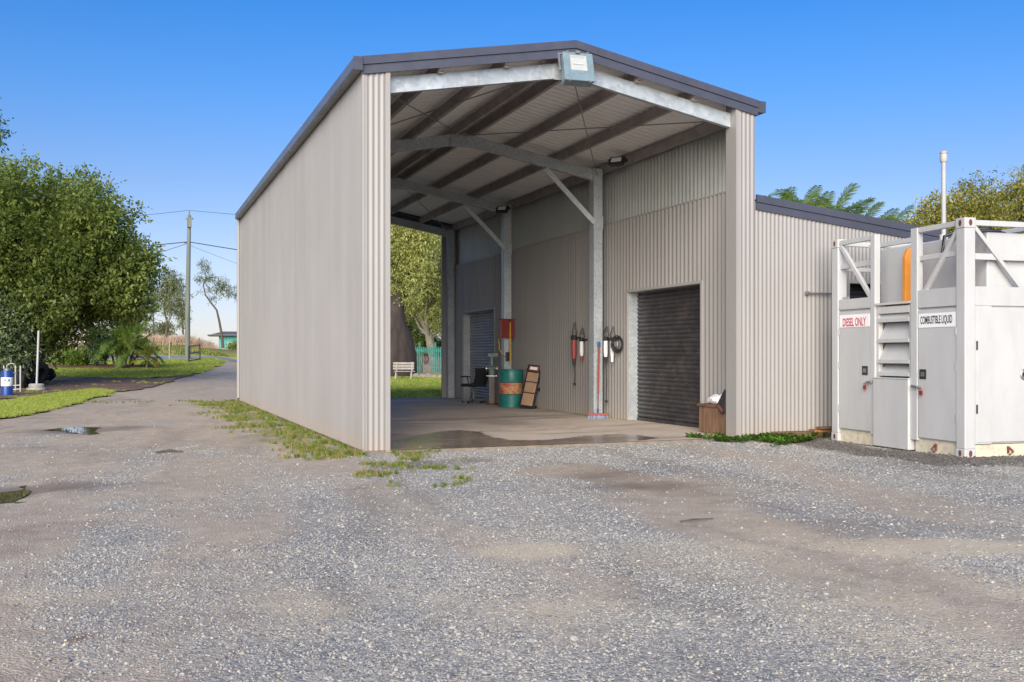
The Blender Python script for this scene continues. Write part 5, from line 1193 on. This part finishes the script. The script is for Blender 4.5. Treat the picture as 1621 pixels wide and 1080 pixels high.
def weed(seed):
    g = np.random.default_rng(seed); V = []; F = []
    for i in range(14):
        a = g.uniform(0, 6.28); d = np.array([math.cos(a), math.sin(a), 0]); s = np.array([-d[1], d[0], 0]); p = d * g.uniform(0, .03) + np.array([0, 0, .005 + .05 * g.random()]); L = g.uniform(.022, .055); w = L * .28; k = len(V)
        V += [p, p + d * L * .5 + s * w + np.array([0, 0, L * .5]), p + d * L + np.array([0, 0, L * .45]), p + d * L * .5 - s * w + np.array([0, 0, L * .5])]; F.append((k, k + 1, k + 2, k + 3))
    return fast_mesh('weed', np.array(V), np.array(F), G_weed)
variants('weed', [weed(i) for i in range(4)])
def fill(poly, n, seed, dens=None):
    g = np.random.default_rng(seed); xs = [p[0] for p in poly]; ys = [p[1] for p in poly]
    x = g.uniform(min(xs), max(xs), n * 3); y = g.uniform(min(ys), max(ys), n * 3); k = in_poly(x, y, poly)
    if dens is not None: k &= g.random(len(x)) < dens(x, y)
    x, y = x[k][:n], y[k][:n]; return x, y, g
def grass(name, key, poly, n, seed, smin, smax, off, dens=None):
    x, y, g = fill(poly, n, seed, dens); N = len(x); z = hgt(x, y) + off
    o = scatter(name, key, np.stack([x, y, z], 1), np.stack([g.normal(0, .12, N), g.normal(0, .12, N), g.uniform(0, 6.28, N)], 1), g.uniform(smin, smax, N)); return tag(o, kind='stuff')
G2 = lambda u, v: tuple(ground(u, v)[:2])
LA = rough_outline([G2(u, v) for u, v in [(-700, 735), (-160, 700), (-60, 677), (0, 664), (60, 652), (110, 642), (150, 632), (180, 621), (150, 618), (95, 623), (40, 630), (0, 636), (-160, 648), (-700, 660)]], .35, .25, 2)
LB = rough_outline([G2(u, v) for u, v in [(40, 597), (100, 598), (170, 600), (240, 600), (290, 595), (325, 588), (348, 579), (356, 573.5), (335, 569.5), (225, 571), (60, 573), (-60, 574), (-700, 576), (-700, 602), (-60, 599)]], .4, .5, 3)
LT = rough_outline([G2(u, v) for u, v in [(60, 597), (130, 598), (230, 600), (300, 594), (275, 606), (235, 614), (195, 621), (140, 618), (90, 623), (40, 631), (-10, 634), (-160, 648), (-700, 660), (-700, 600)]], .35, .35, 4)
LD = rough_outline([(7.0, 28.15), (26, 28.15), (34, 60), (14, 64), (8.5, 60), (8.5, 40)], .15, .4, 5)
for nm, ol, mt, off in (('lawn_soil', LA, M_lawnbase, .035), ('leaf_litter', LT, M_litter, .030), ('lawn_soil', LB, M_lawnbase, .045), ('lawn_soil', LD, M_lawnbase, .035)):
    tag(poly_sheet(nm, ol, mt, off, 1.0), kind='structure')
VE = [(-60, 72.3), (24, 72.3), (30, 103), (-75, 103)]
tag(poly_sheet('verge_soil', VE, M_vergebase, .02, 4.0), kind='structure')
soft = lambda x, y: .35 + .9 * fbm(x * .7, y * .7, 17, 3)
grass('lawn_grass', 'lawn', LA, 42000, 1, .5, 1.2, .03, soft)
grass('lawn_grass', 'lawnfar', LB, 48000, 2, .6, 1.2, .04, soft)
grass('lawn_grass', 'lawnfar', LD, 30000, 3, .5, 1.1, .03, soft)
grass('litter_grass', 'lawn', LT, 700, 4, .6, 1.2, .03, lambda x, y: sstep(.5, .7, fbm(x * .8, y * .8, 18, 3)))
grass('verge_grass', 'verge', VE, 13000, 5, 1.0, 2.4, .0, lambda x, y: .25 + sstep(.4, .65, fbm(x * .12, y * .25, 19, 3)))
grass('dry_grass', 'dry', [(-75, 103), (34, 103), (42, 150), (-100, 150)], 26000, 6, .75, 1.25, -.05, lambda x, y: 1.3 - (y - 103) / 60)
# ragged grass at the foot of the left wall, tufts at the near corner, weeds by the lean-to
ST = [(1.2, 12.2), (2.84, 12.2), (2.84, 28.6), (1.0, 28.6)]
def gscat(name, key, poly, n, seed, s0, s1, dens):
    x, y, g = fill(poly, n, seed, dens); N = len(x); z = gravel_z(x, y) - .004
    return tag(scatter(name, key, np.stack([x, y, z], 1), np.stack([g.normal(0, .15, N), g.normal(0, .15, N), g.uniform(0, 6.28, N)], 1), g.uniform(s0, s1, N)), kind='stuff')
gscat('wall_grass', 'rough', ST, 3400, 11, .35, 1.05, lambda x, y: np.clip(path_mask(x, y, [(2.75, 12.6), (2.45, 15.5), (2.4, 20), (2.55, 24), (2.5, 28)], .62, 94, .7, 1.0) * (.12 + 1.1 * sstep(.42, .62, fbm(x * 2.6, y * 1.8, 93, 4))) + .35 * (x > 2.70), 0, 1))
TF = [G2(u, v) for u, v in [(560, 725), (620, 712), (740, 712), (760, 740), (740, 768), (640, 775), (560, 760)]]
gscat('gravel_grass', 'rough', TF, 900, 12, .4, .85, lambda x, y: sstep(.50, .70, fbm(x * 2.4, y * 2.4, 95, 3)))
gscat('sparse_grass', 'rough', [(-11, 20), (-1, 20), (2.3, 30), (-11, 30)], 900, 14, .4, .9, lambda x, y: sstep(.6, .72, fbm(x * .8, y * .8, 96, 3)))
WD = [G2(u, v) for u, v in [(1090, 694), (1165, 692), (1240, 683), (1312, 688), (1300, 695), (1230, 708), (1170, 702), (1090, 697)]]
gscat('weed_patch', 'weed', WD, 2600, 13, .6, 1.5, lambda x, y: np.clip(sstep(.35, .55, fbm(x * 2, y * 2, 97, 3)) * (.2 + (x > 9.05)), 0, 1))

# ================================================================ LOOSE STONES
G_stone = instmat('blue_metal_stone', [(0, (.14, .138, .138)), (.25, (.235, .236, .238)), (.55, (.34, .333, .318)), (.8, (.41, .39, .35)), (.95, (.455, .405, .325)), (1, (.47, .445, .40))], .8, 0, spec=.3)
def stone(seed):
    g = np.random.default_rng(seed); bm = bmesh.new(); bmesh.ops.create_icosphere(bm, subdivisions=1, radius=.5)
    sc = np.array([1, g.uniform(.6, .9), g.uniform(.4, .65)])
    for v in bm.verts:
        q = 1 + g.uniform(-.22, .22); v.co = Vector((v.co.x * sc[0] * q, v.co.y * sc[1] * q, v.co.z * sc[2] * q))
    me = bpy.data.meshes.new('stone'); bm.to_mesh(me); bm.free(); me.materials.append(G_stone); return me
variants('stone', [stone(i) for i in range(6)])
g = np.random.default_rng(77)
def stones(n, r0, r1, size, seed):
    g = np.random.default_rng(seed); r = np.sqrt(g.uniform(r0 * r0, r1 * r1, n)); a = g.uniform(R(-36), R(36), n) + YAW
    x = r * np.sin(a); y = r * np.cos(a); keep = ((y < 12.66) | ((x < 2.0) & (y < 30))) & ~in_poly(x, y, PUD1) & ~in_poly(x, y, PUD2)
    x, y = x[keep], y[keep]; d = a_dirt(x, y); t = a_tan(x, y); k = g.random(len(x)) < np.clip(1.08 - 1.1 * d - .8 * t, .11, 1) * (1 - sstep(16, 22, y)) * (.55 + .7 * fbm(x * .7, y * .7, 123, 3)); x, y = x[k], y[k]; k = g.random(len(x)) > .85 * a_damp(x, y); x, y = x[k], y[k]; k = g.random(len(x)) > .85 * a_damp(x, y); x, y = x[k], y[k]
    s = size * g.lognormal(0, .38, len(x)); z = gravel_z(x, y) + s * .02
    return x, y, z, s
S_ = [stones(150000, 2.6, 7.2, .0100, 1), stones(140000, 7.2, 15.0, .0125, 2), stones(24000, 14.5, 22, .016, 4), stones(1100, 3, 16, .024, 3)]
x, y, z, s = [np.concatenate(q) for q in zip(*S_)]; N = len(x)
tag(scatter('loose_gravel', 'stone', np.stack([x, y, z], 1), np.stack([g.normal(0, .45, N), g.normal(0, .45, N), g.uniform(0, 6.28, N)], 1), s), kind='stuff')

G_dark = instmat('damp_dark_stone', [(0, (.045, .042, .04)), (.6, (.10, .092, .086)), (1, (.17, .155, .14))], .55, 0, spec=.4)
def dark_copy(me): m2 = me.copy(); m2.materials.clear(); m2.materials.append(G_dark); return m2
variants('darkstone', [dark_copy(o.data) for o in VARIANTS['stone'][0].objects])
g = np.random.default_rng(88); x = g.uniform(8.2, 14, 90000); y = g.uniform(8.0, 13, 90000)
k = g.random(90000) < path_mask(x, y, [(9.55, 12.4), (9.35, 10.6), (9.35, 9.2), (10.6, 8.95), (13, 8.7)], .62, 61, .5, .6) * .55; x, y = x[k], y[k]; s = .0165 * g.lognormal(0, .4, len(x)); N = len(x)
tag(scatter('damp_gravel', 'darkstone', np.stack([x, y, gravel_z(x, y) + s * .05], 1), np.stack([g.normal(0, .45, N), g.normal(0, .45, N), g.uniform(0, 6.28, N)], 1), s), kind='stuff')

# ================================================================ THINGS OUTSIDE
# power pole and lines
b = at(297, 60); ZP = zat(341, 60)
pp = empty('power_pole', b, 0, 'tall grey timber power pole beside the lawn and street', 'power pole')
mb = MB(); mb.tube([b + Vector((0, 0, -.2)), b + rx * .0 + Vector((0, 0, 3.2)), Vector((b.x, b.y, ZP)) + rx * .10], [.165, .145, .105], 12); mb.build('pole', M_pole, pp, smooth=True)
tp = Vector((b.x, b.y, ZP)) + rx * .10
MB().tube([tp + Vector((0, 0, .01)), tp + Vector((0, 0, .30))], [.05, .035], 8).build('insulator', M_pole, pp); MB().bar(tp - rx * .22 + Vector((0, -.15, -.22)), tp + rx * .22 + Vector((0, -.15, -.22)), .08, .10).build('cross_arm', M_pole, pp)
MB().box(-.13, .13, -.30, -.12, 0, .55).xf(T(tp + Vector((.0, 0, -.75)))).build('fuse_box', M_pole, pp); MB().tube([Vector((b.x, b.y, zat(384, 60))) - rx * .2, Vector((b.x, b.y, zat(384, 60))) + rx * .2], .05, 8).build('cable_clamp', M_black, pp)
def cable(p, q, sag, r, label):
    p = Vector(p); q = Vector(q); pts = [p.lerp(q, t) - Vector((0, 0, sag * 4 * t * (1 - t))) for t in [i / 16 for i in range(17)]]
    o = MB().tube(pts, r, 6).build('power_line', M_wire, None); return tag(o, label, 'power line', 'power lines at the pole')
tz = lambda v: Vector((b.x, b.y, zat(v, 60))) + rx * .06
cable(tp + Vector((0, 0, .3)), tp - rx * 38 + Vector((0, 6, .4)), .9, .012, 'thin upper power line running left from the pole top'); cable(tp + Vector((0, 0, .3)), tp + rx * 36 + Vector((0, -4, -1.6)), .5, .012, 'thin upper power line running right from the pole top')
cable(tz(383), tz(383) - rx * 36 + Vector((0, 4, .3)), .9, .026, 'thick black bundled cable running left from the pole'); cable(tz(383), tz(383) + rx * 34 + Vector((0, -3, -4.6)), .35, .026, 'thick black bundled cable running right to the shed')
cable(tz(385), tz(385) - rx * 14 + Vector((0, -14, -4.0)), .5, .014, 'thin service wire dropping left from the pole to the trees'); cable(tz(388), tz(388) + rx * 30 + Vector((0, 10, -8.5)), .5, .009, 'thin slack wire dropping right from the pole')
# open gate
ga, gb = at(298.8, 56), at(316.5, 59.0); gt = empty('farm_gate', ga, 0, 'dark open pipe gate with three rails beside the power pole', 'gate')
dz = Vector((0, 0, 1))
MB().tube([ga - dz * .1, ga + dz * .98], .045, 8).build('gate_post', M_gate, gt); MB().tube([gb + dz * .12, gb + dz * 1.06], .035, 8).build('gate_stile', M_gate, gt)
for h in (.12, .54, .95): MB().tube([ga + dz * h, gb + dz * (h + .02)], .035, 8).build('gate_rail', M_gate, gt)
# light wire fence along the frontage
f0, f1 = at(239, 58.5), at(296, 60.8); wf = empty('wire_fence', f0, 0, 'pale wire fence with a thin white post at the street edge', 'fence')
for t in (0, .5): p = f0.lerp(f1, t); MB().tube([p - dz * .1, p + dz * 1.15], .022, 8).build('fence_post', M_white_old, wf)
for h in (1.08, .7): MB().tube([f0 - rx * 8 + dz * h, f1 + dz * h], .008, 5).build('fence_wire', M_steel, wf)
# white rail across the street
r0, r1 = at(60, 78), at(152, 79); gr = empty('white_rail', r0, 0, 'low white rail across the street seen under the shade tree', 'rail')
MB().bar(r0 + dz * .75 - rx * 4, r1 + dz * .75, .06, .16).build('rail_beam', M_white_old, gr)
for t in (0, .33, .66, .97): p = r0.lerp(r1, t); MB().box(-.06, .06, -.06, .06, -.1, .66).xf(T(p)).build('rail_post', M_white_old, gr)
# far house
b = at(372, 165); hs = empty('far_house', b, R(-6), 'distant teal house with a low grey roof beyond the dry grass', 'house')
MB().box(-2.6, 9, 0, 7, -.2, 4.0).build('wall', M_housewall, hs, world=False); rf = MB().prism([(-4.4, -1.2, 4.05), (10, -1.2, 4.05), (10, 8, 4.05), (-4.4, 8, 4.05)], (0, 0, .18)).prism([(-3.6, -.9, 4.235), (9.6, -.9, 4.235), (9.6, 3.5, 4.9)], (0, 0, .01)); rf.prism([(-3.9, -.8, 4.236), (-2, 3.5, 4.85), (8, 3.5, 4.85), (9.7, -.8, 4.236)], (0, 3.0, 0)); rf.build('roof', M_houseroof, hs, world=False)
for x in (-1.2, 2.2, 5.2): w_ = MB().box(x, x + 1.4, -.03, -.002, 1.6, 2.9).build('window', M_white_old, hs, world=False); MB().box(x + .08, x + 1.32, -.045, -.031, 1.68, 2.82).build('pane', M_winpane, w_, world=False)
# under the shade tree: oil drum on its stand, post in a concrete foot, big tyres
b = ground(11, 627)
du = empty('blue_drum', b, 0, 'small blue oil drum with a white logo band under the shade tree', 'drum')
MB().lathe((0, 0, 0), [(.15, 0), (.165, .01), (.165, .74), (.15, .76), (.0, .76)], 24).build('drum_body', M_blue, du, world=False, smooth=True)
MB().lathe((0, 0, 0), [(.1655, .30), (.1665, .302), (.1665, .555), (.1655, .557)], 24, cap=False).build('label_band', M_sign_white, du, world=False, smooth=True)
# the mark on the band faces the yard: two swept wings meeting in a V
def on_drum(px_, pz_): t = -px_ / .168; a0 = math.atan2(-b.y, -b.x); return (.1678 * math.cos(a0 - t), .1678 * math.sin(a0 - t), pz_)
def flatmark(name, polys, mat, par):
    mb = MB()
    for pl in polys: mb.add([on_drum(*p) for p in pl], [tuple(range(len(pl)))])
    return mb.build(name, mat, par, world=False)
M_navy = simple('navy_print', (.012, .03, .14), .4)
flatmark('logo_mark', [[(-.085, .50), (-.045, .505), (-.015, .455), (.0, .42), (-.04, .425), (-.068, .455)], [(.085, .50), (.045, .505), (.015, .455), (.0, .42), (.04, .425), (.068, .455)], [(-.07, .385), (.07, .385), (.07, .40), (-.07, .40)]], M_navy, du)
MB().lathe((0, 0, .76), [(.10, 0), (.10, .06), (.03, .08), (.03, .16)], 14).build('hand_pump', M_steel, du, world=False); MB().tube([(0, 0, .92), (.10, 0, .98), (.20, 0, .95)], .015, 8).build('pump_spout', M_white_old, du, world=False)
b = ground(26, 622) + Vector((0, .15, 0)); sf = empty('white_stand', b, R(20), 'white pipe stand between the blue drum and the tyres', 'stand')
for (x, y) in ((.10, 0), (-.30, .3), (.10, .55)): MB().tube([(x, y, 0), (x, y, .85)], .022, 8).build('stand_leg', M_white_old, sf, world=False)
MB().tube([(-.30, .3, .2), (.10, 0, .24)], .018, 8).build('stand_brace', M_white_old, sf, world=False); MB().tube([(-.30, .3, .06), (.10, 0, .12)], .018, 8).build('stand_brace', M_white_old, sf, world=False); MB().tube([(-.30, .3, .62), (.10, .55, .62)], .018, 8).build('stand_brace', M_white_old, sf, world=False)
b = ground(58, 618); wp = empty('white_post', b, 0, 'thin white post set in a round concrete foot under the tree', 'post')
MB().lathe((0, 0, 0), [(.30, -.05), (.30, .07), (.28, .09), (.25, .09)], 24).build('concrete_foot', M_concrete_base, wp, world=False, smooth=True); MB().lathe((0, 0, .091), [(.22, 0), (.24, .03), (.24, .09), (.20, .13), (.04, .13)], 24).build('tyre_collar', M_concrete_base, wp, world=False, smooth=True)
MB().tube([(0, 0, .1), (.06, 0, 1.95)], .035, 10).build('post_shaft', M_white_old, wp, world=False, smooth=True)
def tyre(loc, rz, lean, Rr, w, label):
    o = empty('tyre', loc, rz, label, 'tyre', 'old tyres under the shade tree'); n = 40; prof = [(Rr * .56, -w * .30), (Rr * .62, -w * .46), (Rr * .85, -w * .5), (Rr * .97, -w * .42), (Rr, -w * .25), (Rr, w * .25), (Rr * .97, w * .42), (Rr * .85, w * .5), (Rr * .62, w * .46), (Rr * .56, w * .30)]
    mb = MB(); mb.lathe((0, 0, 0), prof + [prof[0]], n, cap=False); M_ = T((0, 0, Rr * math.cos(lean) + w * .4 * math.sin(lean))) @ Matrix.Rotation(lean, 4, 'X') @ Matrix.Rotation(R(90), 4, 'X'); mb.xf(M_); mb.build('casing', M_rubber, o, world=False, smooth=True)
    tr = MB()
    for k in range(28):
        t = 2 * math.pi * k / 28
        for s in (-1, 1): tr.bar((math.cos(t) * Rr * 1.0, math.sin(t) * Rr * 1.0, s * w * .46), (math.cos(t + .12) * Rr * 1.01, math.sin(t + .12) * Rr * 1.01, s * .01), .03, .03, (math.cos(t), math.sin(t), 0))
    tr.xf(M_); tr.build('tread', M_rubber, o, world=False); return o
b = ground(38, 616); tyre(b + Vector((0, .2, -.02)), R(75), R(12), .44, .34, 'upright black tyre nearest the white pipe stand')
b = ground(49, 614); tyre(b + Vector((.1, .5, -.02)), R(60), R(22), .46, .36, 'leaning black tyre directly behind the white post')
b = ground(66, 606); tyre(b + Vector((.1, .3, -.02)), R(40), R(55), .34, .24, 'half fallen black tyre right of the white post')
# ---- seen through the shed: bench, fence, stones
b = at(638, 47.5)
bn = empty('garden_bench', b, math.atan2(RT[1], RT[0]) + R(2), 'pale weathered slatted garden bench on the lawn before the bottle tree', 'bench')
for k in range(3): MB().box(-.50, .52, .16 + k * .03, .185 + k * .03, .50 + k * .125, .60 + k * .125).build('back_slat', M_benchwood, bn, world=False, bevel=.008)
for k in range(3): MB().box(-.42, .58, -.30 + k * .15, -.17 + k * .15, .40, .43).build('seat_slat', M_benchwood, bn, world=False, bevel=.006)
for s in (-.32, .42):
    MB().bar((s, -.24, .40), (s - .02, -.34, 0), .06, .05).bar((s, .10, .40), (s + .02, .22, 0), .06, .05).build('bench_leg', M_benchwood, bn, world=False); MB().bar((s, .12, .36), (s, .235, .86), .06, .05).build('back_support', M_benchwood, bn, world=False)
fa, fb = at(640, 60), at(716, 59); gf = empty('teal_fence', fa, 0, 'teal green paling fence behind the garden bed beyond the shed', 'fence')
nP = 26
for k in range(nP):
    p = fa.lerp(fb, k / (nP - 1)); q = (fb - fa).normalized(); M_ = Matrix.Translation(p) @ Matrix.Rotation(math.atan2(q.y, q.x), 4, 'Z')
    pm = MB().box(-.035, .035, -.012, .012, 0, 1.62 + random.uniform(-.02, .02)).xf(M_).build('paling', M_green_fence, gf)
for h in (.35, 1.42): MB().bar(fa + dz * h + Vector((0, .04, 0)), fb + dz * h + Vector((0, .04, 0)), .04, .09 if h < 1 else .16).build('fence_rail', M_green_fence, gf)
for k in (0, .33, .66, 1): p = fa.lerp(fb, k) + Vector((0, .08, 0)); MB().box(-.05, .05, .0, .1, -.05, 1.9).xf(T(p)).build('fence_post', M_green_fence, gf)
wf2a, wf2b = at(659, 53), at(706, 50); mf = empty('mesh_fence', wf2a, 0, 'low silver mesh fence with thin posts before the teal fence', 'fence')
for k in range(5): p = wf2a.lerp(wf2b, k / 4); MB().tube([p - dz * .05, p + dz * 1.15], .022, 8).build('fence_post', M_steel, mf)
mw = MB()
for h in [.1 + .1 * i for i in range(11)]: mw.tube([wf2a + dz * h, wf2b + dz * h], .004, 4, cap=False)
for k in range(40): p = wf2a.lerp(wf2b, k / 39); mw.tube([p + dz * .1, p + dz * 1.1], .004, 4, cap=False)
mw.build('wire_mesh', M_steel, mf)
b = at(674, 55); ur = empty('rusty_urn', b, 0, 'dark red rusty urn on a stone plinth beyond the shed', 'urn')
MB().box(-.22, .22, -.22, .22, -.05, .62).build('plinth', M_brick, ur, world=False, bevel=.02); MB().lathe((0, 0, .621), [(.10, 0), (.12, .06), (.18, .16), (.20, .34), (.15, .5), (.12, .56), (.17, .62)], 18).build('urn_body', M_rust, ur, world=False, smooth=True)
gs = random.Random(9); nst = 0; stone_src = None
for k in range(16):
    u = 656 + 48 * k / 15; p = at(u, 51 - 1.6 * k / 15 + gs.uniform(-.3, .3)); s = gs.uniform(.14, .26)
    if stone_src is None: stone_src = lumpy('border_stone', M_brick, None, (1, .8, .62), 12, 8, 12, smooth=True); o = stone_src
    else: o = stone_src.copy(); COL.objects.link(o)
    o.location = p + dz * s * .3; o.rotation_euler = (gs.uniform(-.3, .3), gs.uniform(-.3, .3), gs.uniform(0, 6)); o.scale = (s, s, s); tag(o, ['first', 'second', 'third', 'fourth', 'fifth', 'sixth', 'seventh', 'eighth', 'ninth', 'tenth', 'eleventh', 'twelfth', 'thirteenth', 'fourteenth', 'fifteenth', 'last'][k] + ' rough grey stone from the pale bench along the bed edging', 'stone', 'stones edging the far garden bed')
# a few bits on the gravel
b_ = Vector((*on_z(268, 719, 0), 0)); o = MB().tube([(-.16, 0, .02), (0, .03, .035), (.17, -.01, .02)], [.012, .02, .010], 7).build('fallen_stick', M_bark, None, smooth=True); o.location = b_ + dz * float(gravel_z(np.float64(b_.x), np.float64(b_.y))); tag(o, 'dark stick lying on the drive left of the shed', 'stick')
b_ = Vector((*on_z(1105, 823, 0), 0)); o = MB().tube([(-.15, .02, .01), (-.02, .0, .022), (.16, .03, .012)], [.006, .008, .004], 6).build('fallen_stick', M_bark, None, smooth=True); o.location = b_ + dz * float(gravel_z(np.float64(b_.x), np.float64(b_.y))); tag(o, 'thin bent twig lying on the gravel before the dark roller door', 'stick')
